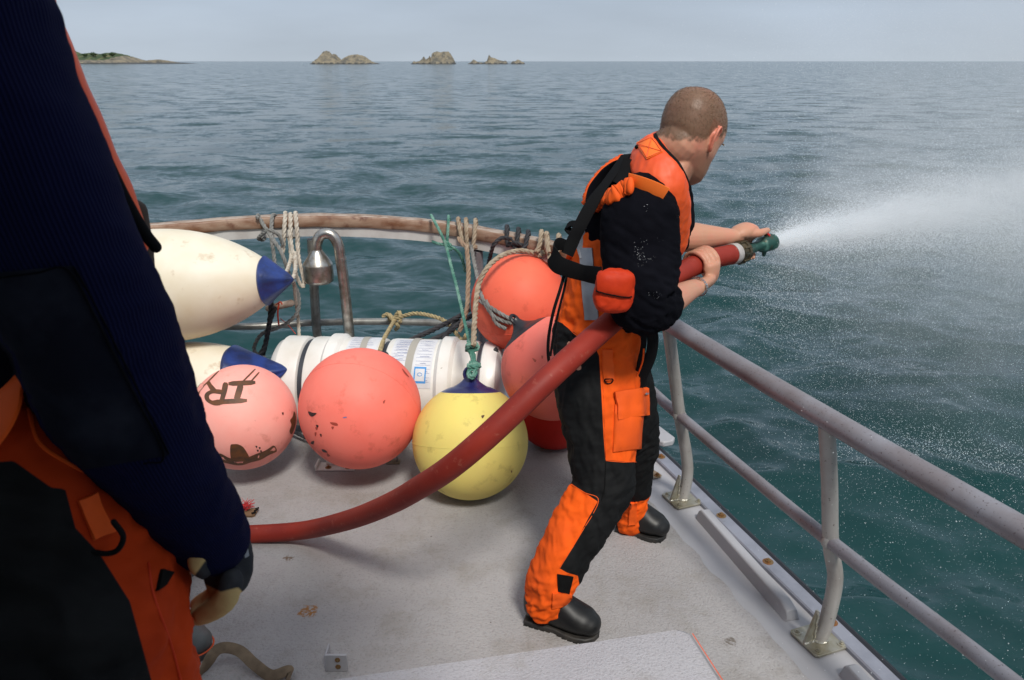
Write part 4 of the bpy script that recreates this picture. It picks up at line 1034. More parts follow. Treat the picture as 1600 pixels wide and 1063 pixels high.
for k, (u, du) in enumerate(((846, -8), (854, 4), (873, -6))):
    rope(over(u, 362 + k * 3, 394 + k, 396, 3.56 - k * .04, du), .0115, m_tan, ('leftmost', 'middle', 'rightmost')[k] + ' of the three tan rope turns on the capping nearest the man', group='tan rope turns by the man')
rope(pp_((852, 376, 3.50), (856, 395, 3.47), (862, 410, 3.45), (868, 412, 3.47), (864, 396, 3.5)), .0105, m_tan, 'small hanging loop of tan rope next to the man\'s back')
rope(pp_((640, 532, 3.52), (680, 514, 3.62), (722, 492, 3.72), (733, 484, 3.76)), .0125, m_blackrope, 'pair of black ropes slanting up behind the canister', parts=[pp_((668, 534, 3.52), (700, 520, 3.6), (722, 502, 3.7), (745, 490, 3.75)), pp_((693, 530, 3.54), (706, 512, 3.66), (716, 500, 3.75))], group=None)
rope(pp_((775, 545, 3.35), (776, 575, 3.38), (777, 600, 3.4), (778, 640, 3.4)), .012, m_blackrope, 'black rope hanging vertically at the right end of the canister')
rope([G(452, 684) + Vector((0, 0, .05)), G(470, 692) + Vector((0, 0, .04)), G(490, 697) + Vector((0, 0, .03)), G(515, 695) + Vector((0, 0, .02))], .009, m_blackrope, 'short black rope on the deck between the pink and coral buoys')
# ================================================================== PEOPLE: shared tools
from mathutils.bvhtree import BVHTree
m_skin = mat('skin', (0.50, 0.255, 0.165), 0.48, spec=0.35, col2=(0.56, 0.22, 0.15), scale=14, mixpos=(.45, .75), bump=0.25, bscale=260, bdist=.0008, sss=0.10, sssr=(0.012, 0.004, 0.002))
m_bootm = mat('boot_rubber', (0.006, 0.0065, 0.007), 0.45, spec=.4, col2=(0.015, 0.015, 0.014), scale=12, mixpos=(.45, .75), bump=.25, bscale=60, bdist=.001, rough2=.6)
m_solem = mat('boot_sole', (0.010, 0.010, 0.010), 0.6, col2=(0.035, 0.03, 0.025), scale=20)
m_steelw = mat('watch_steel', (0.55, 0.55, 0.56), 0.22, metal=1.0)
m_face = mat('watch_face', (0.02, 0.02, 0.03), 0.1)
m_hairm = mat('short_hair', (0.13, 0.085, 0.052), 0.8, spec=.1, col2=(0.18, 0.12, 0.075), scale=40)
def limb(mb, pts, radii, flats=1.0, ups=None, n=7, seg=20):
    """tapered limb through the joints, rounded at both ends"""
    V = [Vector(p) for p in pts]; path = smooth_path(V, n); N = len(path)
    r = np.interp(np.linspace(0, len(V) - 1, N), range(len(V)), radii)
    fl = flats if not hasattr(flats, '__len__') else list(np.interp(np.linspace(0, len(V) - 1, N), range(len(V)), flats))
    u = None
    if ups is not None:
        if hasattr(ups[0], '__len__'):
            U = [Vector(q) for q in ups]; u = []
            for i in range(N):
                t = i / (N - 1) * (len(U) - 1); j = min(int(t), len(U) - 2); u.append(U[j].lerp(U[j + 1], t - j))
        else: u = Vector(ups)
    mb.tube(path, list(r), seg, up=u, flat=fl, round_ends=True)
    return path
def head_mb(M, mb, s=1.0):
    prof = [(-.121, .052, .034, .012), (-.115, .068, .02, .030), (-.10, .084, -.004, .047), (-.082, .087, -.03, .057), (-.062, .091, -.052, .063), (-.042, .090, -.072, .068), (-.02, .089, -.086, .072),
            (0, .090, -.096, .075), (.02, .098, -.101, .0775), (.045, .094, -.103, .078), (.07, .084, -.099, .073), (.092, .066, -.087, .064), (.108, .046, -.070, .052), (.119, .024, -.048, .036), (.125, .0, -.022, .014)]
    seg = 40; z = np.array([p[0] for p in prof]); zz = np.linspace(z[0], z[-1], 44)
    vs = []
    for q in zz:
        yf, yb, w_ = (np.interp(q, z, [p[k] for p in prof]) for k in (1, 2, 3))
        for j in range(seg):
            a = 2 * math.pi * j / seg; c_, s_ = math.cos(a), math.sin(a)
            yc = (yf + yb) / 2; hy = (yf - yb) / 2
            e = 2.3; k = (abs(c_) ** e + abs(s_) ** e) ** (-1 / e)
            x = w_ * c_ * k; y = yc + hy * s_ * k
            # eye sockets and cheek planes
            if s_ > 0:
                y -= .012 * math.exp(-((abs(x) - .031) / .014) ** 2 - ((q - .004) / .012) ** 2)
                y += .004 * math.exp(-((abs(x) - .03) / .02) ** 2 - ((q - .024) / .008) ** 2)
                y -= .006 * math.exp(-((abs(x) - .045) / .02) ** 2 - ((q + .05) / .02) ** 2)
                y += .003 * math.exp(-(x / .022) ** 2 - ((q + .061) / .006) ** 2) - .003 * math.exp(-(x / .03) ** 2 - ((q + .0665) / .003) ** 2) + .003 * math.exp(-(x / .02) ** 2 - ((q + .073) / .006) ** 2)
            vs.append(M @ (Vector((x, y, q)) * s))
    fs = [(i * seg + j, i * seg + (j + 1) % seg, (i + 1) * seg + (j + 1) % seg, (i + 1) * seg + j) for i in range(43) for j in range(seg)]
    fs += [tuple(range(seg - 1, -1, -1)), tuple(43 * seg + j for j in range(seg))]
    mb.add(vs, fs)
    w = lambda *p: M @ (Vector(p) * s)
    limb(mb, [w(0, .088, .016), w(0, .103, -.008), w(0, .116, -.030)], [.007 * s, .008 * s, .0105 * s])
    for x in (-.011, .011): mb.ellipsoid(w(x, .101, -.034), (.0075 * s,) * 3, seg=10, rings=8)
    for sx in (-1, 1):
        E = lambda x_, y_, z_: w(sx * (.074 + (x_ - .074) * 1.35), -.004 + (y_ + .004) * 1.15, (z_) * 1.15)
        limb(mb, [E(.073, .010, .010), E(.079, .008, .022), E(.083, -.004, .028), E(.087, -.015, .023), E(.087, -.018, .009), E(.083, -.013, -.008), E(.078, -.004, -.022), E(.075, .002, -.027)], [.0036, .0042, .0045, .0045, .0045, .0048, .0062, .0055], n=5, seg=8)
        limb(mb, [E(.074, .0, .020), E(.077, -.006, .006), E(.075, -.002, -.015)], [.011, .013, .010], .40, ups=(M.to_3x3() @ Vector((sx, .4, 0))), seg=10)
        limb(mb, [E(.076, .001, .012), E(.081, -.009, .009), E(.079, -.008, -.006)], [.003, .0035, .003], n=4, seg=8)
class Cloth:
    """a garment surface with wrinkles, kept for laying pockets and patches on it"""
    def __init__(s, mb, name, voxel, sm, mats, parent, folds, attrs=None, label=None):
        me, co, e = fuse(mb, name, voxel, sm)
        nr = normals(me)
        d = folds(co, nr); co = co + nr * d[:, None]; co = lap(co, e, 1)
        if attrs:
            for k, f_ in attrs.items(): put_attr(me, k, f_(co))
        s.o = finish(me, co, name, mats, parent); me.update()
        s.co = co; q = [tuple(p.vertices) for p in me.polygons]; s.bvh = BVHTree.FromPolygons([tuple(c) for c in co], q)
        if label: s.o['label'] = label
    def at(s, u, v, lift=0.0, origin=None):
        o = Vector((0, 0, CAM_H)); d = _ray(u, v).normalized(); h = s.bvh.ray_cast(o, d)
        if h[0] is None:
            for rr in (3, 7, 12, 20, 30):
                for a in range(8):
                    h = s.bvh.ray_cast(o, _ray(u + rr * math.cos(a * .785), v + rr * math.sin(a * .785)).normalized())
                    if h[0] is not None: break
                if h[0] is not None: break
            if h[0] is None: return None, None
            p, n, _, _ = s.bvh.find_nearest(o + d * (h[0] - o).length)
        else: p, n = h[0], h[1]
        if n.dot(d) > 0: n = -n
        return p + n * lift, n
    def patch(s, quad, name, m, parent, lift=.003, thick=.003, nu=14, nv=14, puff=0.0, round_=0.0, mat2=None, smooth=1):
        """flexible panel sewn over the garment inside the four-sided outline"""
        a, b, c, d = [Vector((*q, 0)) for q in quad]; T = []; 
        for j in range(nv + 1):
            for i in range(nu + 1):
                x, y = i / nu, j / nv
                q = (a.lerp(b, x)).lerp(d.lerp(c, x), y); p, n = s.at(q.x, q.y)
                if p is None: return None
                T.append((p, n))
        pos = np.array([tuple(t[0]) for t in T]).reshape(nv + 1, nu + 1, 3); nn = np.array([tuple(t[1]) for t in T]).reshape(nv + 1, nu + 1, 3)
        for _ in range(smooth + 2):
            k = nn.copy(); k[1:] += nn[:-1]; k[:-1] += nn[1:]; k[:, 1:] += nn[:, :-1]; k[:, :-1] += nn[:, 1:]; nn = k / np.linalg.norm(k, axis=2)[..., None]
        for _ in range(smooth):
            k = pos.copy(); k[1:-1, 1:-1] = (pos[:-2, 1:-1] + pos[2:, 1:-1] + pos[1:-1, :-2] + pos[1:-1, 2:]) / 4; pos = k
        xx, yy = np.meshgrid(np.linspace(-1, 1, nu + 1), np.linspace(-1, 1, nv + 1))
        pf = puff * ((1 - xx ** 4) * (1 - yy ** 4)); mb = MB(); n1 = (nv + 1) * (nu + 1)
        topv = pos + nn * (lift + thick + pf)[..., None] if hasattr(pf, 'shape') else pos
        low = pos + nn * (lift - .006)
        mb.v = [tuple(p) for p in topv.reshape(-1, 3)] + [tuple(p) for p in low.reshape(-1, 3)]
        W = nu + 1
        for j in range(nv):
            for i in range(nu):
                q = j * W + i; mb.f.append((q, q + W, q + W + 1, q + 1)); mb.mi.append(0)
        def side(l):
            for p, q in zip(l, l[1:]): mb.f.append((p, q, q + n1, p + n1)); mb.mi.append(0)
        side([i for i in range(W)]); side([nv * W + i for i in range(nu, -1, -1)]); side([j * W for j in range(nv, -1, -1)]); side([j * W + nu for j in range(nv + 1)])
        return mb.build(name, m, parent, auto=60)
    def line(s, pts, r, name, m, parent, lift=.002, seg=6, n=6):
        q = smooth_path([Vector((a, b, 0)) for a, b in pts], n); w = [s.at(p.x, p.y, lift)[0] for p in q]; w = [p for p in w if p is not None]
        return MB().tube(w, r, seg, round_ends=True).build(name, m, parent)
def poly_sd(px_, py_, poly):
    """signed distance in the plane, positive inside"""
    poly = np.array(poly, float); n = len(poly); d = np.full(len(px_), 1e9); ins = np.zeros(len(px_), bool)
    for i in range(n):
        a = poly[i]; b = poly[(i + 1) % n]; e = b - a; wx = px_ - a[0]; wy = py_ - a[1]
        t = np.clip((wx * e[0] + wy * e[1]) / max(e @ e, 1e-12), 0, 1); d = np.minimum(d, np.hypot(wx - t * e[0], wy - t * e[1]))
        c = ((a[1] > py_) != (b[1] > py_)) & (px_ < (b[0] - a[0]) * (py_ - a[1]) / ((b[1] - a[1]) if abs(b[1] - a[1]) > 1e-12 else 1e-12) + a[0]); ins ^= c
    return np.where(ins, d, -d)
def boot(heel, toe, parent, shaft_pt, shaft_r, name='boot', s=1.0, mups=m_bootm, msol=m_solem, width=1.0):
    """rubber boot standing at heel -> toe (on its sole level)"""
    heel = Vector(heel); toe = Vector(toe); f = (toe - heel); Ln = f.length; f.normalize(); side = f.cross(Vector((0, 0, 1))).normalized(); up = side.cross(f)
    W = lambda x, y, z: heel + f * (y * Ln) + side * x * width + up * z
    mb = MB()
    pts = [(.12, .042, .062), (.22, .044, .070), (.36, .046, .068), (.50, .050, .060), (.66, .054, .050), (.80, .052, .043), (.87, .044, .036)]
    path = [W(0, y, .018 + h * .8) for y, w_, h in pts]
    limb(mb, path, [p[1] for p in pts], [p[2] / p[1] * .95 for p in pts], ups=tuple(up))
    for y, w_, h in pts: pass
    sp = Vector(shaft_pt)
    limb(mb, [W(0, .13, .06), W(0, .17, .12).lerp(sp, .25), sp.lerp(W(0, .15, .1), .1)], [.046, .052, shaft_r], n=6)
    me, co, e = fuse(mb, name, .005, 5)
    zrel = (co - np.array(heel)) @ np.array(up); lo = .016; co = co + np.outer(np.where(zrel < lo, lo - zrel, 0), np.array(up))
    o = finish(me, co, name, mups, parent)
    out_ = [(0, -.040), (.02, -.043), (.2, -.044), (.42, -.040), (.58, -.050), (.74, -.053), (.88, -.046), (.97, -.026), (1.0, 0)]
    ring = [W(x, y, 0) for y, x in out_] + [W(-x, y, 0) for y, x in reversed(out_[:-1])] ; ring = [W(0, -.035, 0)] + ring
    sb = MB(); n = len(ring); 
    sb.add([p + up * .004 for p in ring] + [p + up * .021 for p in ring], [tuple(range(n)), tuple(range(2 * n - 1, n - 1, -1))] + [(i + n, (i + 1) % n + n, (i + 1) % n, i) for i in range(n)])
    so = sb.build('sole', msol, o, bevel=.004)
    tb = MB(); 
    for k in range(12):
        y = .03 + k * .08
        if .38 < y < .48: continue
        ww = np.interp(y, [p[0] for p in out_], [-p[1] for p in out_]) + .001
        M = Matrix.Translation(W(0, y, 0)) @ Matrix((( side.x, f.x, up.x, 0), (side.y, f.y, up.y, 0), (side.z, f.z, up.z, 0), (0, 0, 0, 1)))
        tb.box((-ww, -.007, 0.0005), (ww, .007, .006), 0, M)
    tb.build('tread', msol, o, smooth=False)['kind'] = 'stuff'
    return o
def arc_finger(mb, c, a, e1, e2, off, R_, ph0, ph1, r0, r1, pre=None):
    """finger bent round the axis a through c"""
    n = 8; pts = []; rr = []
    if pre is not None: pts += [Vector(pre)]; rr += [r0 * 1.05]
    for k in range(n + 1):
        t = k / n; ph = R(ph0 + (ph1 - ph0) * t); kn = 1.0 + .10 * math.cos(t * math.pi * 4) * (t < .9)
        pts.append(c + a * off + (e1 * math.cos(ph) + e2 * math.sin(ph)) * (R_ + .001 * math.sin(t * 9))); rr.append((r0 + (r1 - r0) * t) * kn)
    mb.tube(pts, rr, 12, round_ends=True)
# ================================================================== HOSE
m_hose = mat('red_hose', (0.27, 0.026, 0.014), 0.55, spec=.3, col2=(0.19, 0.016, 0.010), scale=7, mixpos=(.35, .7), bump=.35, bscale=900, bstretch=(1, 1, 1), bdist=.0008, dirt=(0.36, 0.11, 0.075), dscale=38, dpos=(.60, .80))
m_bronze = mat('verdigris_bronze', (0.020, 0.075, 0.060), 0.45, metal=.35, col2=(0.09, 0.23, 0.19), scale=26, mixpos=(.5, .66), bump=.5, bscale=90, bdist=.002, dirt=(0.06, 0.05, 0.03), dscale=45, dpos=(.55, .66))
m_brass = mat('dull_brass', (0.10, 0.075, 0.040), 0.45, metal=.6, col2=(0.05, 0.05, 0.035), scale=50, bump=.5, bscale=110, bdist=.002)
m_clamp = mat('grey_clamp', (0.44, 0.42, 0.40), 0.5, col2=(0.3, 0.28, 0.27), scale=40)
m_redpl = mat('red_lever', (0.50, 0.015, 0.012), 0.35)
hose_pts = [G(-150, 860, .033), G(100, 850, .033), G(250, 840, .033), G(340, 836, .033), G(410, 834, .036), P(480, 828, 2.46), P(550, 811, 2.25), P(610, 787, 2.07), P(655, 762, 1.95), P(700, 733, 1.87), P(750, 692, 1.84), P(800, 646, 1.86), P(850, 598, 1.90), P(900, 552, 1.98), P(950, 508, 2.09), P(1005, 463, 2.22), P(1060, 428, 2.36), P(1105, 407, 2.46), P(1150, 396, 2.56)]
HOSE = resample(smooth_path(hose_pts, 10), .015)
hs_ = empty('fire_hose', (-1.3, 2.5, 0), 'thick red rubber fire hose sagging across the deck and held under the man\'s arm', 'hose')
mb = MB().tube(HOSE, .0325, 96)
for i_, v_ in enumerate(mb.v[:96 * len(HOSE)]):   # fine ribs moulded along the hose
    if i_ % 2: mb.v[i_] = tuple(Vector(v_).lerp(HOSE[i_ // 96], .022))
mb.build('hose_body', m_hose, hs_, auto=180)
HA = (HOSE[-1] - HOSE[-4]).normalized(); HE = HOSE[-1]
NA = (P(1226, 371, 2.76) - P(1160, 392, 2.59)).normalized()
def axm(o, a): return Matrix.Translation(o) @ a.to_track_quat('Z', 'Y').to_matrix().to_4x4()
mb = MB().lathe([(.034, -.028), (.0345, -.026), (.0345, -.002), (.034, 0)], axm(HE, HA), 36); mb.build('hose_clamp', m_clamp, hs_)
mb = MB().lathe([(.030, 0), (.036, .001), (.037, .005), (.037, .018), (.034, .020), (.034, .026), (.038, .028), (.038, .040), (.034, .044), (.022, .050), (.019, .054)], axm(HE, NA), 40); cpl = mb.build('coupling', m_brass, hs_)
for k in range(10):
    a = k / 10 * 6.283; mb = MB(); M = axm(HE, NA); mb.box((.034, -.004, .004), (.0405, .004, .038), 0, M @ Matrix.Rotation(a, 4, 'Z')); mb.build('coupling_lug', m_brass, cpl, bevel=.001)
nz_ = empty('nozzle', HE + NA * .05, 'green tarnished bronze fire nozzle with a red lever at the end of the hose', 'nozzle')
NO = HE + NA * .05
mb = MB().lathe([(.020, 0), (.0215, .004), (.0175, .010), (.0165, .086), (.020, .092), (.020, .096), (.026, .102), (.0275, .108), (.0275, .148), (.0285, .150), (.0285, .164), (.0265, .167), (.023, .167), (.020, .156), (.018, .136)], axm(NO, NA), 40, cap=False); mb.build('barrel', m_bronze, nz_)
up_n = (Vector((0, 0, 1)) - NA * NA.z).normalized(); sd_n = NA.cross(up_n).normalized()
mb = MB(); mb.tube([NO + NA * .121 - up_n * .024, NO + NA * .119 - up_n * .038], [.009, .006], 12, round_ends=True); mb.build('drain_stub', m_bronze, nz_)
mb = MB(); q = [NO + NA * .130 + up_n * .028 + sd_n * .006, NO + NA * .116 + up_n * .040, NO + NA * .085 + up_n * .047 - sd_n * .003, NO + NA * .055 + up_n * .050 - sd_n * .006, NO + NA * .030 + up_n * .052 - sd_n * .01]
mb = ribbon_mb(q, .014, .006, tuple(sd_n)); mb.build('lever', m_redpl, nz_)
mb = MB(); mb.tube([NO + NA * .128 + up_n * .020, NO + NA * .128 + up_n * .034], .010, 16); mb.build('lever_pivot', m_brass, nz_)
q = [NO + NA * .146 + up_n * .026, NO + NA * .12 + up_n * .044, NO + NA * .09 + up_n * .0535, NO + NA * .06 + up_n * .056]
ribbon_mb(q, .009, .003, tuple(sd_n)).build('lever_plate', m_plate, nz_)

# ================================================================== THE MAN WITH THE HOSE
man = empty('person', Vector((.28, 2.3, 0)), 'man in orange and black overalls and an orange lifejacket, bracing a spraying fire hose', 'person')
F = Vector((.88, .47, 0)).normalized(); RT = Vector((F.y, -F.x, 0))          # the way his chest faces; his right
ORG, BLK = (0.82, 0.105, 0.008), (0.0065, 0.0070, 0.0075)
# ---- body: one continuous surface from head to toes
B = MB()
pelv = P(932, 528, 2.34); chest = P(975, 385, 2.37); neckb = P(1022, 262, 2.36)
lean = (neckb - pelv).normalized()
limb(B, [pelv - lean * .05, pelv + lean * .10, chest, neckb - lean * .05], [.15, .135, .155, .10], [.70, .70, .72, .85], ups=tuple(F))
hyaw = R(43); hd = Vector((math.cos(hyaw), math.sin(hyaw), 0)); hr = Vector((hd.y, -hd.x, 0)); pt = R(-27)
fd = hd * math.cos(pt) + Vector((0, 0, 1)) * math.sin(pt); ud = hr.cross(fd)
roll = R(3)
HC = P(1079, 213, 2.34)
HM = Matrix.Translation(HC) @ Matrix((( hr.x, fd.x, ud.x, 0), (hr.y, fd.y, ud.y, 0), (hr.z, fd.z, ud.z, 0), (0, 0, 0, 1))) @ Matrix.Rotation(roll, 4, 'Y')
HS = 1.05
head_mb(HM, B, HS)
limb(B, [neckb - lean * .03, neckb.lerp(HM @ Vector((0, -.035, -.04)), .5) + Vector((-.004, 0, 0)), HM @ Vector((0, -.035, -.035))], [.078, .066, .064], n=6)
limb(B, [HM @ Vector((0, .0, -.07)), HM @ Vector((0, -.01, -.12)), neckb + F * .05], [.045, .05, .05], n=4)
# near (right) arm
shR = P(1008, 332, 2.17); elR = P(1018, 482, 2.05); wrR = P(1090, 448, 2.31)
limb(B, [neckb - lean * .08, shR], [.07, .062]); limb(B, [shR, shR.lerp(elR, .5), elR + Vector((0, .012, .012))], [.058, .050, .036])
limb(B, [elR + Vector((0, .012, .012)), elR.lerp(wrR, .3) + Vector((0, 0, -.004)), elR.lerp(wrR, .75), wrR], [.036, .044, .032, .0265], [1, 1, .9, .78], ups=(0.2, -.6, .7))
# far (left) arm
shL = P(1040, 300, 2.58); elL = P(1058, 372, 2.52); wrL = P(1152, 369, 2.60)
limb(B, [neckb - lean * .08, shL], [.07, .062]); limb(B, [shL, shL.lerp(elL, .5), elL], [.058, .05, .045])
limb(B, [elL, elL.lerp(wrL, .3), elL.lerp(wrL, .75), wrL], [.046, .048, .033, .026], [1, 1, .9, .8], ups=(0, 0, 1))
# near hand closed round the hose
k = min(range(len(HOSE)), key=lambda i: (HOSE[i] - P(1091, 413, 2.44)).length); hc = HOSE[k]; ha = (HOSE[k + 2] - HOSE[k - 2]).normalized()
e2 = (Vector((0, 0, 1)) - ha * ha.z).normalized(); e1 = ha.cross(e2).normalized()       # e1 towards the camera side, e2 up
RG = .0325 + .0088
def hp_(ph, rad, off): return hc + ha * off + (e1 * math.cos(R(ph)) + e2 * math.sin(R(ph))) * rad
limb(B, [wrR, hp_(-52, .062, .002), hp_(-28, .050, .004), hp_(0, .0475, .006)], [.027, .030, .034, .033], [.75, .58, .50, .42], ups=[tuple(e1 * .5 - e2), tuple(e1 - e2 * .6), tuple(e1 - e2 * .2), tuple(e1)])
for j, off in enumerate((.036, .0165, -.003, -.022)):
    arc_finger(B, hc, ha, e1, e2, off, RG, 2 - j * 3, (172, 188, 182, 160)[j], .0098 - j * .0004, .0078 - j * .0004, pre=hp_(-22, .048, off * .85))
limb(B, [hp_(-62, .055, .015), hp_(-85, .047, .034), hp_(-118, .043, .046), hp_(-150, .041, .050)], [.014, .0125, .011, .009], n=5, seg=12)
# far hand over the nozzle
nc = NO + NA * .052
def np_(ph, rad, off): return nc + NA * off + (sd_n * math.cos(R(ph)) + up_n * math.sin(R(ph))) * rad
limb(B, [wrL, np_(112, .060, -.060), np_(112, .062, -.025), np_(118, .058, .008)], [.027, .034, .042, .036], [.85, .75, .70, .58], ups=[(0, 0, 1), tuple(up_n), tuple(up_n - sd_n * .3), tuple(up_n - sd_n * .4)])
for j, off in enumerate((.030, .011, -.008, -.026)):
    arc_finger(B, nc, NA, sd_n, up_n, off, .036, 128, (245, 262, 262, 255)[j], .0095, .0075, pre=np_(112, .052, off * .8))
limb(B, [np_(95, .056, -.042), np_(72, .056, -.008), np_(70, .058, .026), np_(74, .055, .052)], [.017, .0145, .0115, .0095], n=6, seg=14)
# legs inside the trousers
hipR = P(922, 570, 2.28); knR = P(946, 762, 2.16); anR = P(861, 930, 2.06)
hipL = P(962, 575, 2.44); knL = P(1000, 700, 2.50); anL = P(984, 806, 2.575)
limb(B, [pelv, hipR, hipR.lerp(knR, .5), knR], [.11, .085, .072, .055]); limb(B, [knR, knR.lerp(anR, .35), anR, anR - Vector((0, 0, .03))], [.054, .052, .036, .04])
limb(B, [pelv, hipL, hipL.lerp(knL, .5), knL], [.11, .085, .072, .052]); limb(B, [knL, knL.lerp(anL, .35), anL, anL - Vector((0, 0, .02))], [.052, .050, .036, .038])
for a_, h_, t_ in ((anR, G(835, 972), G(940, 996)), (anL, G(962, 826), G(1042, 840))):
    f_ = (t_ - h_).normalized(); z3 = Vector((0, 0, .045)); q = Vector((a_.x, a_.y, 0))
    limb(B, [a_ - Vector((0, 0, .03)), q + z3 + Vector((0, 0, .01)), q + f_ * .06 + z3 * .9, q + f_ * .10 + z3 * .8], [.034, .034, .032, .026], n=5)
me, co, e = fuse(B, 'body', .0032, 2)
loc = (np.array(HM.inverted())[:3, :3] @ co.T).T + np.array(HM.inverted())[:3, 3]; loc = loc / HS
# scalp hair and stubble regions, measured on the head itself
x, y, z = loc[:, 0], loc[:, 1], loc[:, 2]; nf = fbm(co * 60, 3) * .010
hairline = np.maximum.reduce([np.where(y > .03, .03 + (y - .03) * .95, -10), np.where(y <= .03, -.030 - (.03 - y) * .35, -10), np.where((y <= .05) & (y > -.035), -.002 + 0 * y, -10)])
near_head = (np.abs(loc) < .2).all(1)
front = np.where(y > .02, .055 - (y - .055) * 1.2, 9)                     # forehead line
low = np.where(y > .035, .030, np.where(y > -.02, .012 , -.052 + (y + .10) * .45))
hs1 = np.minimum(z - low, (.072 + (z - .05) * .25) - y) + nf * 1.8
hair_v = np.where(near_head, np.clip(hs1 / .012, -1, 1), -1)
thin = np.exp(-((x / .045) ** 2 + ((y - .005) / .055) ** 2 + ((z - .122) / .04) ** 2))
hair_v = np.where(hair_v > 0, hair_v * (1 - .85 * thin), hair_v)
ear = ((np.abs(x) > .0785) & (z > -.045) & (z < .045) & (y > -.04)); hair_v = np.where(ear, -1, hair_v)
st = np.minimum.reduce([-.022 - z + (y < .03) * (y - .03) * .3, y + .035 + 0 * z, z + .135]) + nf
stub_v = np.where(near_head & ~ear, np.clip(st / .02, -1, 1), -1)
put_attr(me, 'hair', hair_v); put_attr(me, 'stubble', stub_v * .55)
red = np.where(near_head & (np.abs(x) > .074) & (np.abs(z) < .045) & (y > -.035) & (y < .02), .5, -1); put_attr(me, 'redness', red)
attr_mix(m_skin, 'redness', (0.72, 0.20, 0.13), 0, .8)
attr_mix(m_skin, 'stubble', (0.10, 0.050, 0.032), 0, 1.0); attr_mix(m_skin, 'hair', (0.115, 0.076, 0.046), 0, 1.2)
bodyo = finish(me, co, 'body', m_skin, man)
# cropped hair: short real blades
nr = normals(me); cand = np.where((hair_v > .3))[0]; rg = np.random.default_rng(3)
fdv = np.array(fd); mbv = []; mbf = []
idx = rg.choice(cand, 11000); 
for kk, i in enumerate(idx):
    p = co[i] + rg.normal(size=3) * .0016; n = nr[i]; p = p - n * (np.dot(p - co[i], n)); t = n * 1.0 + np.array([0, 0, -.35]) - fdv * .15 + rg.normal(size=3) * .28; t /= np.linalg.norm(t)
    sdx = np.cross(t, n); l_ = np.linalg.norm(sdx); sdx = sdx / l_ if l_ > 1e-3 else np.array([1, 0, 0]); Lh = .0030 * (.6 + .6 * rg.random())
    b0 = len(mbv); mbv += [p - sdx * .00038, p + sdx * .00038, p + t * Lh]; mbf.append((b0, b0 + 1, b0 + 2))
hm = MB(); hm.v = [tuple(q) for q in mbv]; hm.f = mbf; hm.mi = [0] * len(mbf)
ho = hm.build('hair', m_hairm, man, smooth=False); ho['kind'] = 'stuff'
hm = MB(); idx = rg.choice(np.where(stub_v > .25)[0], 3500); mbv = []; mbf = []
for i in idx:
    p = co[i] + rg.normal(size=3) * .0012; n = nr[i]; t = n + rg.normal(size=3) * .5; t /= np.linalg.norm(t); s3 = np.cross(t, [0, 0, 1.]); b0 = len(mbv)
    mbv += [p - s3 * .0003, p + s3 * .0003, p + t * .0018]; mbf.append((b0, b0 + 1, b0 + 2))
hm.v = [tuple(q) for q in mbv]; hm.f = mbf; hm.mi = [0] * len(mbf); o = hm.build('stubble', m_hairm, man, smooth=False); o['kind'] = 'stuff'
for sx in (-1, 1):                            # eyes and brows
    ec = HM @ (Vector((sx * .031, .0775, .004)) * HS)
    eb = MB().ellipsoid(ec, (.0115,) * 3, seg=16, rings=10).build('eye', mat('eye_white', (.7, .68, .65), .2), man)
    w = lambda *p: HM @ (Vector(p) * HS)
    limb_ = MB(); limb_.tube(smooth_path([w(sx * .014, .0965, .018), w(sx * .03, .0985, .024), w(sx * .047, .090, .021), w(sx * .055, .081, .016)], 5), [.0022] * 16, 6); limb_.build('eyebrow', m_hairm, man)

# ---- jumper
m_knit = mat('navy_jumper', (0.0026, 0.0028, 0.0048), 0.95, spec=.06, col2=(0.0045, 0.0047, 0.0075), scale=10, bump=.6, bscale=420, bdist=.0012)
J = MB()
limb(J, [pelv + lean * .12, chest - lean * .02, chest + lean * .10, neckb - lean * .045], [.165, .180, .175, .11], [.72, .72, .72, .8], ups=tuple(F))
limb(J, [neckb - lean * .10 + RT * .05, shR + Vector((-.012, 0, -.005)), shR.lerp(elR, .45) + Vector((-.018, .01, 0)), elR + Vector((-.024, .01, .012)), elR.lerp(wrR, .24)], [.092, .106, .108, .086, .060], [1, .92, .78, .84, .9], ups=(-.1, -1, .2), n=8)
limb(J, [neckb - lean * .10 - RT * .05, shL, shL.lerp(elL, .6), elL + Vector((-.01, 0, 0))], [.08, .078, .068, .056])
def folds_j(co, nr):
    arm = co - np.array(elR); d = np.linalg.norm(arm, axis=1); g = np.exp(-(d / .13) ** 2)
    w1 = fbm(np.c_[co[:, 0] * 14, co[:, 1] * 14, co[:, 2] * 34 + co[:, 0] * 18], 3, .5)
    w2 = fbm(np.c_[co[:, 0] * 7, co[:, 1] * 7, co[:, 2] * 11] + 5, 2, .5)
    return (1 - np.abs(w1) * 2.6) * .0085 * (.30 + g) + w2 * .008
jum = Cloth(J, 'jumper', .0055, 3, m_knit, man, folds_j)
m_splash = mat('spray_spatter', (0.45, 0.46, 0.48), 0.4)
rs = random.Random(4)
spots_ = []
for (cu, cv, su, sv, n_) in ((1000, 395, 6, 9, 30), (1005, 405, 7, 4, 16), (1019, 403, 4, 2, 6), (1021, 459, 5, 2, 9), (1024, 463, 4, 3, 7), (996, 386, 3, 4, 9), (1022, 377, 10, 6, 6), (1010, 325, 5, 4, 5)):
    for _ in range(n_): spots_.append((rs.gauss(cu, su), rs.gauss(cv, sv), rs.choice((.2, .25, .35, .6))))
sm_ = MB()
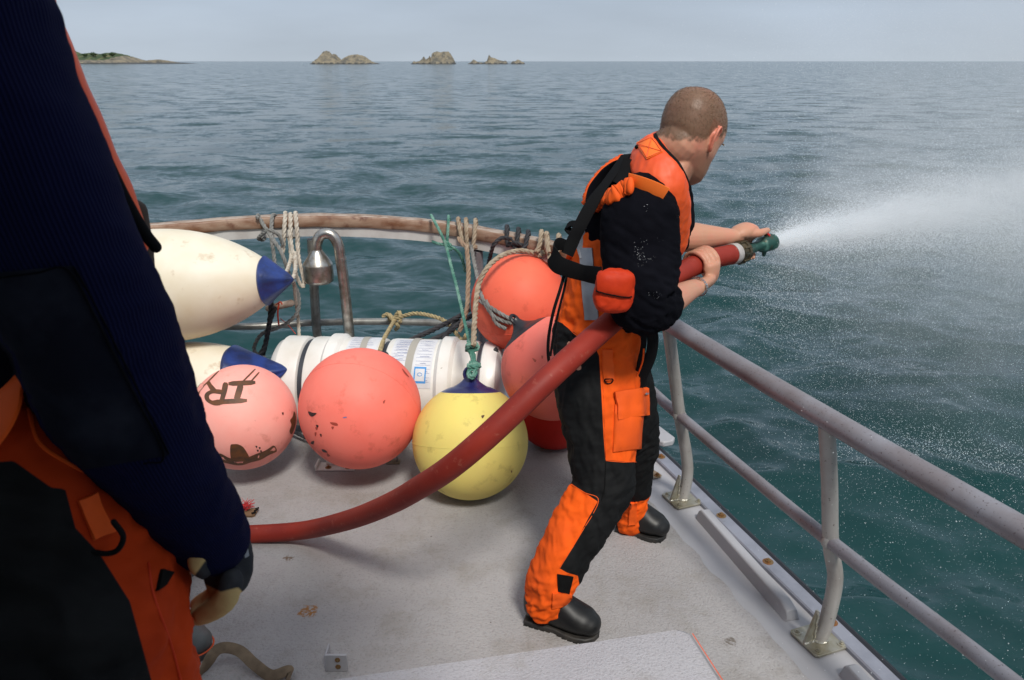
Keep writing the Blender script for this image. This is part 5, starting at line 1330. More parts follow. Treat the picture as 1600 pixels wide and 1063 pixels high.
for u, v, s_ in spots_:
    p, n = jum.at(u, v, .0006)
    if p is None: continue
    a_ = n.orthogonal().normalized(); b_ = n.cross(a_); q = s_ * .0013
    sm_.add([p + a_ * q * rs.uniform(.7, 1.6), p + b_ * q, p - a_ * q, p - b_ * q * rs.uniform(.7, 1.4)], [(0, 1, 2, 3)])
sm_.build('spray_spatter', m_splash, jum.o, smooth=False)['kind'] = 'stuff'

# ---- overalls
m_over = mat('overall_cloth', BLK, 0.8, spec=.12, col2=(0.012, 0.0125, 0.013), scale=9, mixpos=(.4, .7), bump=.35, bscale=700, bdist=.0006)
OVN = m_over.node_tree
k_ = attr_mix(m_over, 'panel', ORG, -.0006, .0006)
# the orange cloth is worn a little unevenly
nn_ = OVN.nodes.new('ShaderNodeTexNoise'); nn_.inputs['Scale'].default_value = 7; nn_.inputs['Detail'].default_value = 6
tc_ = OVN.nodes.new('ShaderNodeTexCoord'); OVN.links.new(tc_.outputs['Object'], nn_.inputs['Vector'])
r_ = OVN.nodes.new('ShaderNodeMapRange'); r_.inputs['From Min'].default_value = .4; r_.inputs['From Max'].default_value = .72; OVN.links.new(nn_.outputs['Fac'], r_.inputs['Value'])
c_ = OVN.nodes.new('ShaderNodeMixRGB'); c_.inputs['Color1'].default_value = rgb(*ORG); c_.inputs['Color2'].default_value = rgb(0.66, 0.085, 0.012); OVN.links.new(r_.outputs['Result'], c_.inputs['Fac']); OVN.links.new(c_.outputs['Color'], k_.inputs['Color2'])
O = MB()
limb(O, [pelv - lean * .02, pelv + lean * .07, pelv + lean * .15 - F * .005], [.158, .152, .150], [.80, .84, .86], ups=tuple(F))
# back panel of the bib, over the jumper on his back
limb(O, [pelv + lean * .10 - F * .035, chest - lean * .04 - F * .058, chest + lean * .07 - F * .064], [.140, .135, .085], [.66, .62, .70], ups=tuple(F), n=8)
limb(O, [pelv - lean * .02, P(934, 585, 2.30), P(937, 645, 2.25), P(940, 705, 2.20), P(939, 762, 2.165), P(911, 815, 2.12), P(886, 858, 2.085), P(865, 900, 2.065), P(858, 938, 2.06)],
     [.130, .134, .124, .106, .097, .089, .083, .0795, .071], n=8, seg=28)
limb(O, [pelv - lean * .02, P(962, 590, 2.42), P(982, 650, 2.47), P(990, 705, 2.51), P(988, 755, 2.55), P(985, 788, 2.57), P(984, 812, 2.575)], [.13, .115, .100, .084, .068, .058, .056], n=8, seg=24)
kn_ = np.array(knR)
def near_leg(co): return (co[:, 1] < 2.385 + (co[:, 2] - .8) * .0)
def cloth_uv(co):                              # where a point of the cloth falls on the pattern
    dz = co[:, 2] - CAM_H; zc = co[:, 1] * _c - dz * _s; return 800 + 1244.4 * co[:, 0] / zc, 531.5 - 1244.4 * (co[:, 1] * _s + dz * _c) / zc
def W2(poly, Y): return poly
A_ = W2([(800, 330), (862, 498), (880, 506), (905, 526), (926, 535), (936, 556), (940, 620), (943, 680), (946, 719), (1010, 724), (1070, 724), (1070, 330)], 2.2)
B_ = W2([(893, 756), (934, 784), (918, 812), (905, 838), (890, 862), (874, 888), (886, 895), (903, 900), (915, 975), (780, 975), (790, 800)], 2.06)
LEGSPLIT = np.array([[a.x, a.y, a.z] for a in (pelv, hipR, knR, anR)]), np.array([[a.x, a.y, a.z] for a in (pelv, hipL, knL, anL)])
def seg_d(co, pts):
    d = np.full(len(co), 9.)
    for a, b in zip(pts[1:], pts[2:]):
        e = b - a; t = np.clip(((co - a) @ e) / (e @ e), 0, 1); d = np.minimum(d, np.linalg.norm(co - a - t[:, None] * e, axis=1))
    return d
def panel(co):
    dn = seg_d(co, LEGSPLIT[0]); df = seg_d(co, LEGSPLIT[1]); nearl = (dn < df) | (co[:, 2] > .80)
    u_, v_ = cloth_uv(co); a = poly_sd(u_, v_, A_) * .0018; b = poly_sd(u_, v_, B_) * .0018
    zf = P(985, 776, 2.53).z; far = zf - co[:, 2]
    return np.where(nearl, np.maximum(a, b), far)
def folds_o(co, nr):
    z = co[:, 2]; sh = 1 / (1 + np.exp((z - .36) / .04)); hem = np.exp(-((z - .12) / .07) ** 2) + np.exp(-((z - .42) / .06) ** 2) * .7; wst = np.exp(-((z - .88) / .06) ** 2)
    w1 = fbm(np.c_[co[:, 0] * 9 + z * 7, co[:, 1] * 9, z * 26 - co[:, 0] * 14], 3, .45)
    w3 = fbm(np.c_[co[:, 0] * 22 + 3, co[:, 1] * 12, z * 9 + co[:, 0] * 9], 3, .45)
    w2 = fbm(np.c_[co[:, 0] * 6, co[:, 1] * 6, z * 5] + 2, 2, .5)
    return (.5 - np.abs(w1) * 2.4) * (.0085 * (.4 + hem + wst)) + w2 * .012 + (.4 - np.abs(w3) * 2.2) * .0075
ov = Cloth(O, 'overalls', .0052, 3, m_over, man, folds_o, {'panel': panel})
m_org = mat('orange_cloth', ORG, 0.7, spec=.25, col2=(0.66, 0.085, 0.012), scale=9, mixpos=(.4, .7), bump=.4, bscale=600, bdist=.0006)
m_orgflat = mat('fluorescent_tab', (0.90, 0.17, 0.015), 0.6)
m_orgdark = mat('pouch_orange', (0.52, 0.036, 0.006), 0.6, spec=.2, col2=(0.42, 0.026, 0.006), scale=12, bump=.4, bscale=60, bdist=.002)
m_blkweb = mat('black_webbing', (0.005, 0.0052, 0.006), 0.85, spec=.12, bump=.5, bscale=500, bdist=.0008)
m_refl = mat('reflective_tape', (0.32, 0.33, 0.35), 0.38, metal=.3, col2=(0.25, 0.26, 0.28), scale=10)
m_velcro = mat('black_velcro', (0.006, 0.006, 0.006), 1.0, spec=.1, bump=.8, bscale=900, bdist=.001)
pk = ov.patch([(960, 632), (1006, 628), (1001, 700), (957, 706)], 'thigh_pocket', m_org, ov.o, .002, .004, puff=.010)
ov.patch([(958, 612), (1008, 604), (1010, 646), (964, 655)], 'pocket_flap', m_org, ov.o, .012, .004, puff=.003)
ov.patch([(941, 546), (957, 546), (959, 594), (944, 596)], 'ring_tab', m_org, ov.o, .003, .003)
d0, n0 = ov.at(951, 592, .006)
MB().tube([d0 + Vector((.012 * math.cos(a), 0, .013 * math.sin(a) - .004)) for a in np.linspace(R(180), R(360), 12)] , .0022, 8, round_ends=True).tube([d0 + Vector((-.012, 0, -.002)), d0 + Vector((.012, 0, -.002))], .002, 8).build('ring', m_blkweb, ov.o)
ov.patch([(871, 897), (896, 901), (889, 928), (872, 924)], 'velcro_patch', m_velcro, ov.o, .002, .002, smooth=3)
ov.patch([(863, 926), (892, 928), (892, 944), (863, 950)], 'ankle_strap', m_org, ov.o, .003, .004, smooth=3)
ov.patch([(984, 786), (996, 784), (994, 818), (982, 820)], 'ankle_strap', m_org, ov.o, .004, .004, smooth=3)
ov.patch([(927, 533), (943, 531), (944, 536), (931, 541)], 'reflective_tab', m_refl, ov.o, .002, .001, nu=5, nv=3)
sq = MB()
for q in ([(998, 613), (1001, 609), (1003, 613)], [(1002, 612), (1004, 609), (1006, 612)]):
    sq.add([ov.at(a, b, .022)[0] for a, b in q], [(0, 1, 2)])
sq.build('small_logo', m_refl, ov.o, smooth=False)
for pts in ([(941, 560), (944, 640), (947, 716)], [(893, 758), (914, 770), (935, 784), (905, 838), (875, 887)], [(947, 720), (970, 722), (994, 722)], [(946, 722), (945, 760), (940, 782)], [(880, 506), (905, 527), (926, 535)]):
    ov.line(pts, .0012, 'seam', m_velcro if pts[0][0] in (946,) else m_org, ov.o, lift=.0008)
# reflective strip up the back edge and the wider grey side strip
ov.patch([(906, 388), (926, 388), (936, 500), (914, 500)], 'reflective_strip', m_refl, ov.o, .003, .0015, nu=8, nv=22, smooth=2)
def strap_band(pts, nrm, w_, t_, name, m, parent, n=6):
    return ribbon_mb(pts, w_, t_, nrm, n=n).build(name, m, parent)
up3 = Vector((0, 0, 1))
def on_j(u, v, lift=.008): return jum.at(u, v, lift)[0]
wv = [(925, 322), (916, 340), (913, 360), (915, 385), (920, 402)]
ribbon_mb([on_j(*q, .006) for q in wv], [.030, .042, .046, .046, .045], .003, (1, .2, .25)).build('reflective_strip', m_refl, ov.o)
ribbon_mb([on_j(u - 15, v, .004) for u, v in [(922, 330), (908, 350), (900, 372), (898, 392), (898, 410)]], [.02, .036, .04, .045, .05], .003, (1, .2, .25)).build('back_panel', m_org, ov.o)
mb = MB(); mp0, mn = jum.at(918, 352, .0095)
for q in ([(914, 358), (917, 348), (919, 355), (922, 347), (920, 358)],):
    mb.tube([on_j(a, b, .0105) for a, b in q], .0012, 5)
mb.build('white_emblem', mat('white_print', (.7, .7, .72), .5), ov.o)
def ruched(pts, r, name, parent, seed=0, up=(0, -.3, 1)):
    rg_ = random.Random(seed); path = resample(smooth_path(pts, 8), .0035); N = len(path)
    rr = [r * (1.05 + .17 * math.sin(i * 2.0 + 5 * mnoise.noise(Vector((i * .16, seed, 0)))) + .16 * mnoise.noise(Vector((i * .33, seed, 3)))) for i in range(N)]
    path = [p + Vector((0, 0, 1)) * .003 * mnoise.noise(Vector((i * .3, seed, 7))) for i, p in enumerate(path)]
    return MB().tube(path, rr, 18, up=up, flat=.45, round_ends=True).build(name, m_org, parent, auto=180)
_q = ((922, 322), (932, 318), (944, 312), (956, 306), (968, 300), (978, 294), (985, 290)); _y0, _y1 = on_j(925, 330).y, on_j(986, 300).y
ruched([P(u, v, min(_y0 + (_y1 - _y0) * i / 6, on_j(u, v).y) - .006) for i, (u, v) in enumerate(_q)], .022, 'shoulder_strap', ov.o, 1, (-.3, -1, .5))
ruched([P(u, v, y) for u, v, y in ((917, 316, 2.30), (921, 298, 2.33), (931, 280, 2.37), (945, 264, 2.40), (958, 254, 2.42), (972, 246, 2.43))], .0165, 'shoulder_strap', ov.o, 2, (-.6, -.3, .7))
ribbon_mb([on_j(u, v, .010) for u, v in ((984, 288), (1000, 292), (1018, 298), (1036, 308))], .044, .003, (0.1, -.3, 1)).build('strap_tab', m_orgflat, ov.o)

# ---- lifejacket
lj = empty('lifejacket', (chest.x - man.location.x, chest.y - man.location.y, chest.z), None, None); lj.parent = man
band = [(1052, 345, 2.58, (.5, .7, .3)), (1050, 290, 2.57, (.2, .8, .5)), (1044, 245, 2.52, (-.1, .6, .7)), (1024, 226, 2.44, (-.7, .2, .7)), (1004, 234, 2.33, (-.85, -.35, .45)), (1012, 252, 2.24, (-.55, -.75, .5)), (1036, 277, 2.185, (-.2, -.85, .5)), (1056, 306, 2.19, (.25, -.9, .3)), (1064, 345, 2.25, (.5, -.8, .15)), (1063, 382, 2.30, (.6, -.75, .05)), (1058, 400, 2.32, (.6, -.75, 0))]
BP = [P(a, b, c) for a, b, c, d in band]; BN = [Vector(d).normalized() for a, b, c, d in band]
m_lj = mat('lifejacket_orange', (0.72, 0.075, 0.012), 0.55, col2=(0.80, 0.10, 0.015), scale=6, bump=.3, bscale=22, bdist=.004)
wid = [.036, .047, .05, .05, .052, .053, .053, .050, .042, .032, .022]
LB = MB(); limb(LB, BP, wid, [.42] * 11, ups=BN, n=8, seg=28)
def folds_l(co, nr):
    return fbm(co * 14 + 3, 3, .5) * .006 + (.4 - np.abs(fbm(co * np.array([30, 30, 12]), 2)) * 2) * .0022
ljc = Cloth(LB, 'bladder_cover', .0045, 2, m_lj, lj, folds_l)
pts = []; pp2 = smooth_path(BP, 8); N = len(pp2)
for side_, nm in ((1, 'edge_binding'), (-1, 'edge_binding')):
    pts = []
    for i in range(N):
        t = i / (N - 1) * 10; j = min(int(t), 9); n = BN[j].lerp(BN[j + 1], t - j); T = (pp2[min(i + 1, N - 1)] - pp2[max(0, i - 1)]).normalized(); n = (n - T * n.dot(T)).normalized(); b_ = T.cross(n)
        wd = np.interp(t, range(11), wid); pts.append(pp2[i] + b_ * side_ * wd * 1.0 - n * .004)
    MB().tube(pts, .0075 if side_ == -1 else .004, 8, round_ends=True).build(nm, m_blkweb, lj)
# second layer peeping out under the near outer edge
lay = []
for i in range(int(N * .42), int(N * .86)):
    t = i / (N - 1) * 10; j = min(int(t), 9); n = BN[j].lerp(BN[j + 1], t - j); T = (pp2[min(i + 1, N - 1)] - pp2[max(0, i - 1)]).normalized(); n = (n - T * n.dot(T)).normalized(); b_ = T.cross(n)
    lay.append((pp2[i] - b_ * .030 - n * .014, b_))
ribbon_mb([p for p, _ in lay], .062, .010, [tuple(b) for _, b in lay], smooth=False).build('inner_layer', m_lj, lj)
ljc.patch([(994, 224), (1019, 215), (1036, 238), (1011, 250)], 'stitched_patch', m_orgflat, lj, .002, .0012, nu=10, nv=10, smooth=2)
for a_, b_ in (((996, 226), (1033, 238)), ((1018, 218), (1011, 247)), ((998, 225), (1018, 217)), ((1018, 217), (1034, 238)), ((1034, 238), (1012, 248)), ((1012, 248), (998, 225))):
    ljc.line([a_, ((a_[0] + b_[0]) / 2, (a_[1] + b_[1]) / 2), b_], .0009, 'stitching', m_lj, lj, lift=.0045)
for u, v in ((996, 231), (1041, 305)):
    p, n = ljc.at(u, v, .003); MB().ellipsoid(p, (.006, .006, .006), seg=12, rings=8).build('snap_stud', m_blkweb, lj)
# harness straps
sv = lambda *q: [P(*a) for a in q]
ribbon_mb(sv((978, 242, 2.33), (955, 275, 2.27), (930, 310, 2.22), (908, 350, 2.19), (896, 375, 2.18), (886, 398, 2.17)), .036, .004, (.75, .2, .55)).build('back_strap', m_blkweb, lj)
ribbon_mb(sv((988, 250, 2.28), (980, 270, 2.26), (965, 288, 2.24)), .05, .004, (.9, .1, .35)).build('back_yoke', m_blkweb, lj)
ribbon_mb(sv((972, 252, 2.40), (955, 268, 2.37), (940, 285, 2.33), (928, 303, 2.29), (920, 322, 2.25)), [.07, .085, .085, .07, .04], .006, (.5, .85, .1)).build('back_yoke', m_knit, lj)
ribbon_mb(sv((886, 384, 2.19), (872, 382, 2.15), (864, 396, 2.12), (870, 412, 2.10), (888, 420, 2.09), (912, 427, 2.08), (940, 432, 2.02)), [.030, .036, .05, .05, .048, .045, .05], .004, [(.1, .5, 1), (.3, .3, 1), (.2, 0, 1), (0, -.1, 1), (0, 0, 1)], n=10).build('waist_belt', m_blkweb, lj)
ribbon_mb(sv((893, 364, 2.24), (886, 356, 2.25), (893, 350, 2.24), (905, 352, 2.22), (902, 362, 2.21)), .02, .006, (.3, .6, .7)).build('belt_keeper', m_blkweb, lj)
MB().tube(smooth_path(sv((905, 350, 2.20), (900, 358, 2.19), (896, 366, 2.185)), 4), .0018, 6).build('red_thread', m_redcord, lj)
mb = MB(); mb.tube(smooth_path(sv((884, 420, 2.14), (876, 450, 2.10), (864, 490, 2.08), (857, 530, 2.10), (857, 560, 2.12), (862, 580, 2.16)), 6), .0045, 8); mb.build('hanging_cord', m_blkweb, lj)
mb = MB(); mb.tube(smooth_path(sv((887, 422, 2.16), (882, 450, 2.12), (872, 490, 2.12), (864, 530, 2.13), (860, 556, 2.14)), 6), .0035, 8); mb.build('hanging_cord', m_blkweb, lj)
ribbon_mb(sv((1014, 505, 2.22), (1020, 530, 2.24), (1016, 560, 2.25), (1003, 590, 2.26), (996, 606, 2.26)), .036, .004, (.9, .2, .2)).build('crotch_strap', m_blkweb, lj)
ribbon_mb(sv((1002, 510, 2.2), (1006, 535, 2.2), (1000, 565, 2.22), (996, 590, 2.25)), .018, .003, (.9, .2, .2)).build('crotch_strap', m_blkweb, lj)
MB().tube(smooth_path(sv((1006, 545, 2.2), (1004, 565, 2.2), (997, 585, 2.22)), 5), .0025, 6).build('orange_cord', m_org, lj)
# pouch on the belt
pc = P(960, 452, 1.985); Mx = Matrix.Translation(pc) @ Matrix.Rotation(R(12), 4, 'Z') @ Matrix.Rotation(R(6), 4, 'Y')
pb = MB(); 
def rbox(hx, hy, hz_, c=(0, 0, 0), p=3.2, n=20):
    vs = []; fs = []
    for i in range(n + 1):
        ph = -math.pi / 2 + math.pi * (i + (.03 if i == 0 else -.03 if i == n else 0)) / n
        for j in range(2 * n):
            a = math.pi * j / n; d = Vector((math.cos(ph) * math.cos(a), math.cos(ph) * math.sin(a), math.sin(ph))); k = (abs(d.x) ** p + abs(d.y) ** p + abs(d.z) ** p) ** (-1 / p); d = d * k
            vs.append(Mx @ Vector((d.x * hx + c[0], d.y * hy + c[1], d.z * hz_ + c[2])))
    for i in range(n):
        for j in range(2 * n): fs.append((i * 2 * n + j, i * 2 * n + (j + 1) % (2 * n), (i + 1) * 2 * n + (j + 1) % (2 * n), (i + 1) * 2 * n + j))
    fs += [tuple(range(2 * n - 1, -1, -1)), tuple(n * 2 * n + j for j in range(2 * n))]
    return vs, fs
pb.add(*rbox(.054, .026, .058, (0, 0, -.004)))
pc_ = Cloth(pb, 'pouch', .004, 2, m_orgdark, lj, lambda co, nr: fbm(co * 26, 3) * .005 + (.4 - np.abs(fbm(co * 40 + 3, 2)) * 2) * .002)
pc_.patch([(934, 424), (986, 432), (986, 466), (934, 456)], 'pouch_flap', m_orgdark, lj, .002, .003, puff=.004, nu=16, nv=12)
pc_.line([(933, 454), (945, 458), (965, 462), (985, 464)], .0028, 'flap_edge', m_velcro, lj, lift=.004)
ov.patch([(963, 503), (970, 503), (972, 512), (965, 514)], 'zip_pull', m_blkweb, ov.o, .006, .004, nu=4, nv=4)

# ---- watch and boots
wa = (hp_(-52, .062, .002) - wrR).normalized(); wc = wrR.lerp(hp_(-52, .062, .002), .02); wu = Vector((0.2, -.6, .7)); wu = (wu - wa * wu.dot(wa)).normalized(); ws = wa.cross(wu)
wt = empty('wristwatch', (0, 0, 0), None, None); wt.parent = man; wt.location = wc - man.location
nl = 26
for k in range(nl):
    a = 2 * math.pi * k / nl; nrm_ = (wu * math.cos(a) + ws * math.sin(a)).normalized(); tg = wa.cross(nrm_)
    c = wc + wu * (.0245 * math.cos(a)) + ws * (.0305 * math.sin(a))
    M = Matrix.Translation(c) @ Matrix(((tg.x, wa.x, nrm_.x, 0), (tg.y, wa.y, nrm_.y, 0), (tg.z, wa.z, nrm_.z, 0), (0, 0, 0, 1)))
    mb = MB(); mb.box((-.0029, -.0085, -.0015), (.0029, -.0032, .0015), 0, M); mb.box((-.0029, -.0028, -.0018), (.0029, .0028, .0020), 0, M); mb.box((-.0029, .0032, -.0015), (.0029, .0085, .0015), 0, M)
    mb.build('bracelet_link', m_steelw, wt, smooth=False)
c = wc - wu * .027; M = axm(c, -wu); MB().lathe([(.017, -.003), (.019, 0), (.019, .006), (.017, .008)], M, 24).build('case', m_steelw, wt)
boot(G(826, 966), G(936, 999) , man, anR + Vector((0, 0, .02)), .060)
boot(G(966, 824), G(1041, 843), man, anL + Vector((0, 0, .01)), .056)
# ================================================================== THE MAN NEAREST THE CAMERA
def Q(u, v, zc): return Vector((0, 0, CAM_H)) + _ray(u, v) * zc
near = empty('person', (-.66, .97, hz), 'man nearest the camera at the left, in navy ribbed jumper, orange overalls and gloves', 'person')
NF = Vector((.80, .60, 0)); NR = Vector((.60, -.80, 0))
armp = [Q(-64, 50, .80), Q(-2, 188, .82), Q(62, 342, .85), Q(135, 490, .90), Q(178, 600, .95), Q(238, 705, 1.0), Q(300, 800, 1.06), Q(330, 842, 1.09)]
armr = [.096, .091, .087, .088, .088, .077, .060, .052]
tb = Vector((-.70, 1.02, 0))
Bn = MB()
limb(Bn, [tb + Vector((.03, -.06, .98)), tb + Vector((.01, -.02, 1.25)), tb + Vector((0, 0, 1.5)), tb + Vector((0, 0, 1.66))], [.15, .14, .16, .10], [.7] * 4, ups=tuple(NF))
hm2 = Matrix.Translation(tb + Vector((.05, .04, 1.90))) @ Matrix(((NR.x, NF.x, 0, 0), (NR.y, NF.y, 0, 0), (0, 0, 1, 0), (0, 0, 0, 1)))
head_mb(hm2, Bn, 1.0); limb(Bn, [tb + Vector((0, 0, 1.62)), tb + Vector((.03, .02, 1.84))], [.07, .062])
limb(Bn, [tb + Vector((0, 0, 1.60)), Vector(armp[0]) + Vector((0, 0, -.01))], [.08, .07]); limb(Bn, armp, [.062, .056, .052, .047, .045, .040, .031, .027])
lsh = tb - NR * .20 + Vector((0, 0, 1.56)); limb(Bn, [tb + Vector((0, 0, 1.60)), lsh], [.08, .068]); limb(Bn, [lsh, lsh + Vector((-.03, .06, -.28)), lsh + Vector((.08, .16, -.50))], [.06, .045, .028])
limb(Bn, [lsh + Vector((.08, .16, -.50)), lsh + Vector((.11, .18, -.60))], [.034, .03], [.5, .5], ups=(1, 0, 0))
for k in range(4): limb(Bn, [lsh + Vector((.10 + .012 * k, .18 - .016 * k, -.60)), lsh + Vector((.125 + .012 * k, .19 - .016 * k, -.66)), lsh + Vector((.12 + .012 * k, .17 - .016 * k, -.69))], [.0095, .009, .0075], n=4, seg=10)
hpn = Q(72, 830, 1.05)
legA = [Q(50, 760, 1.05), Q(100, 900, 1.04), Q(135, 1040, 1.02), Vector((-.56, .86, .58)), Vector((-.58, .84, .24)), Vector((-.58, .86, .20))]
legB = [tb + Vector((.0, .02, .98)), tb + Vector((-.02, .14, .60)), tb + Vector((-.04, .12, .24))]
limb(Bn, legA, [.11, .09, .075, .055, .042, .04]); limb(Bn, legB, [.11, .06, .04])
me, co, e = fuse(Bn, 'body', .006, 2)
for k_n in ('hair', 'stubble', 'redness'): put_attr(me, k_n, np.full(len(co), -1.0))
loc = (np.array(hm2.inverted())[:3, :3] @ co.T).T + np.array(hm2.inverted())[:3, 3]
me.attributes['hair'].data.foreach_set('value', np.where((loc[:, 2] > .03) & (loc[:, 2] < .2) & (np.abs(loc[:, 0]) < .12) & (loc[:, 1] < .07), 1.0, -1.0).astype(np.float32))
finish(me, co, 'body', m_skin, near)
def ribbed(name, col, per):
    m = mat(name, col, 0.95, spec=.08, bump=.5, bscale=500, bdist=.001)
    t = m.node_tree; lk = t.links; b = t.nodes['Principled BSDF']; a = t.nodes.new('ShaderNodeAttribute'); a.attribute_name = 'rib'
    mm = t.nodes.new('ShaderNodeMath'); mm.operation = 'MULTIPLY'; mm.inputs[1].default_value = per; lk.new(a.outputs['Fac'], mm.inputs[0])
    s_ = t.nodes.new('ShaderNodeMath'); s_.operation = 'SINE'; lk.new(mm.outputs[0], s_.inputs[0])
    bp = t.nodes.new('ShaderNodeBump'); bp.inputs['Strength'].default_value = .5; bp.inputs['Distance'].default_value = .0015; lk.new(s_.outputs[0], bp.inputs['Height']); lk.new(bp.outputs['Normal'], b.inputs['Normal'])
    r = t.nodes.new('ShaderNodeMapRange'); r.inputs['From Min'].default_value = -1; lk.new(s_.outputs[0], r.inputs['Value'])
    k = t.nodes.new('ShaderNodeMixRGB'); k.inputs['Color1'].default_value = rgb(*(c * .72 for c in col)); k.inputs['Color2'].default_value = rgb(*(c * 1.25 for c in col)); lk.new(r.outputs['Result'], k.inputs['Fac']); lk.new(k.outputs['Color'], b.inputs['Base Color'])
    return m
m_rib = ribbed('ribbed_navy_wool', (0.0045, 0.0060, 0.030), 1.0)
Jn = MB(); limb(Jn, armp, armr, n=8, seg=32)
limb(Jn, [tb + Vector((.0, .0, 1.12)), tb + Vector((0, 0, 1.3)), tb + Vector((0, 0, 1.5)), tb + Vector((0, 0, 1.66))], [.175, .175, .18, .12], [.76] * 4, ups=tuple(NF))
limb(Jn, [tb + Vector((0, 0, 1.58)), Vector(armp[0])], [.12, .10]); limb(Jn, [tb + Vector((0, 0, 1.58)), lsh, lsh + Vector((-.03, .06, -.28)), lsh + Vector((.06, .14, -.46))], [.10, .088, .075, .05])
AR = np.array([list(p) for p in smooth_path(armp, 8)])
def rib_attr(co):
    # angle round the sleeve: ribs run along the arm
    d = ((co[:, None, :] - AR[None]) ** 2).sum(2); i = d.argmin(1); ax = AR[np.minimum(i + 1, len(AR) - 1)] - AR[np.maximum(i - 1, 0)]; ax /= np.linalg.norm(ax, axis=1)[:, None]
    v = co - AR[i]; v -= (v * ax).sum(1)[:, None] * ax; ref = np.array([-.35, -.9, .2]); e1_ = ref - (ax @ ref)[:, None] * ax; e1_ /= np.linalg.norm(e1_, axis=1)[:, None]; e2_ = np.cross(ax, e1_)
    return np.arctan2((v * e2_).sum(1), (v * e1_).sum(1)) * 118
def folds_n(co, nr):
    el = np.linalg.norm(co - np.array(armp[4]), axis=1); cf = np.linalg.norm(co - np.array(armp[6]), axis=1)
    w1 = fbm(np.c_[co[:, 0] * 12, co[:, 1] * 12, co[:, 2] * 20], 3, .5); w2 = fbm(co * 5 + 8, 2)
    return (.4 - np.abs(w1) * 1.8) * .006 * (.4 + np.exp(-(el / .12) ** 2) + np.exp(-(cf / .09) ** 2)) + w2 * .012
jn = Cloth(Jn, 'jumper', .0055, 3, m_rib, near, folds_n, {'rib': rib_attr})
m_cord = mat('elbow_patch_cloth', (0.0075, 0.009, 0.016), 0.9, spec=.06, col2=(0.018, 0.021, 0.032), scale=14, mixpos=(.42, .7), bump=.4, bscale=300, bdist=.001)
jn.patch([(-60, 432), (112, 415), (262, 712), (60, 745)], 'elbow_patch', m_cord, jn.o, .0, .0012, nu=40, nv=56, smooth=1)
jn.line([(0, 432), (60, 424), (106, 421), (150, 500), (200, 600), (254, 708), (225, 722)], .0012, 'patch_stitching', m_knit, jn.o, lift=.004)
jn.line([(115, 416), (150, 480), (205, 590), (262, 708)], .0011, 'patch_stitching', m_knit, jn.o, lift=.003)
# overalls
On = MB()
limb(On, [tb + Vector((.02, -.05, .98)), tb + Vector((0, -.02, 1.10)), tb + Vector((0, 0, 1.26))], [.19, .19, .182], [.80] * 3, ups=tuple(NF))
limb(On, [Q(20, 700, 1.06)] + legA[:3] + [Vector((-.56, .86, .58)), Vector((-.58, .84, .24))], [.165, .165, .150, .135, .11, .085], n=8, seg=32)
limb(On, legB, [.15, .11, .085])
def W3(poly, zc): return poly
NB = W3([(-500, 723), (0, 722), (21, 720), (80, 762), (102, 764), (118, 825), (156, 866), (203, 940), (240, 1075), (270, 1400), (-500, 1400)], .93)
def panel_n(co):
    u_, v_ = cloth_uv(co); return -poly_sd(u_, v_, NB) * .0008
def folds_on(co, nr):
    w1 = fbm(np.c_[co[:, 0] * 9 + co[:, 2] * 8, co[:, 1] * 9, co[:, 2] * 13], 3, .5); w2 = fbm(co * 4 + 8, 2)
    return (.4 - np.abs(w1) * 2.2) * .016 + w2 * .012
m_over2 = m_over.copy(); m_over2.name = 'shaded_overall_cloth'  # shade on the nearest man painted in as a darker orange
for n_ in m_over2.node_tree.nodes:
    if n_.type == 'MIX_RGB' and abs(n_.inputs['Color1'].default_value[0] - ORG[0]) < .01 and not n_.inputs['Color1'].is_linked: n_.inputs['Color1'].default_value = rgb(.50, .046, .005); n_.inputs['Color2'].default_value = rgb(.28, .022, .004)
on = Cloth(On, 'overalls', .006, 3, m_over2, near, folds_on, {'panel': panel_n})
0 and on.line([(-20, 724), (21, 722), (80, 764), (102, 766), (118, 827), (156, 868), (203, 942), (238, 1070)], .003, 'seam', m_org, on.o, lift=.001)
on.line([(45, 640), (60, 690), (100, 720), (150, 745)], .0025, 'seam', m_org, on.o, lift=.0)
on.line([(232, 880), (240, 930), (268, 1010), (285, 1075)], .0016, 'seam', m_orgdark, on.o, lift=.0)
on.patch([(120, 782), (150, 770), (176, 830), (146, 846)], 'ring_tab', m_org, on.o, .004, .004, nu=8, nv=10, smooth=2)
d0 = Q(150, 838, 1.0); d0 = on.at(156, 846, .010)[0]
MB().tube(smooth_path([d0 + Vector((x, 0, z)) for x, z in ((.016, .028), (.024, .008), (.012, -.012), (-.010, -.014), (-.022, -.002))], 5), .0034, 10, round_ends=True).build('ring', m_blkweb, on.o)
on.patch([(250, 890), (268, 895), (256, 915), (243, 924)], 'velcro_tab', m_velcro, on.o, .003, .002, nu=5, nv=5)
# shoulder strap of the overalls under the arm, curling over the hip
ribbon_mb([Q(-30, 700, .90), Q(0, 655, .90), Q(14, 610, .91), Q(26, 590, .93)], .05, .006, [(.8, -.4, .3), (.9, -.3, .2), (.7, -.5, .5)]).build('side_strap', m_org, on.o)
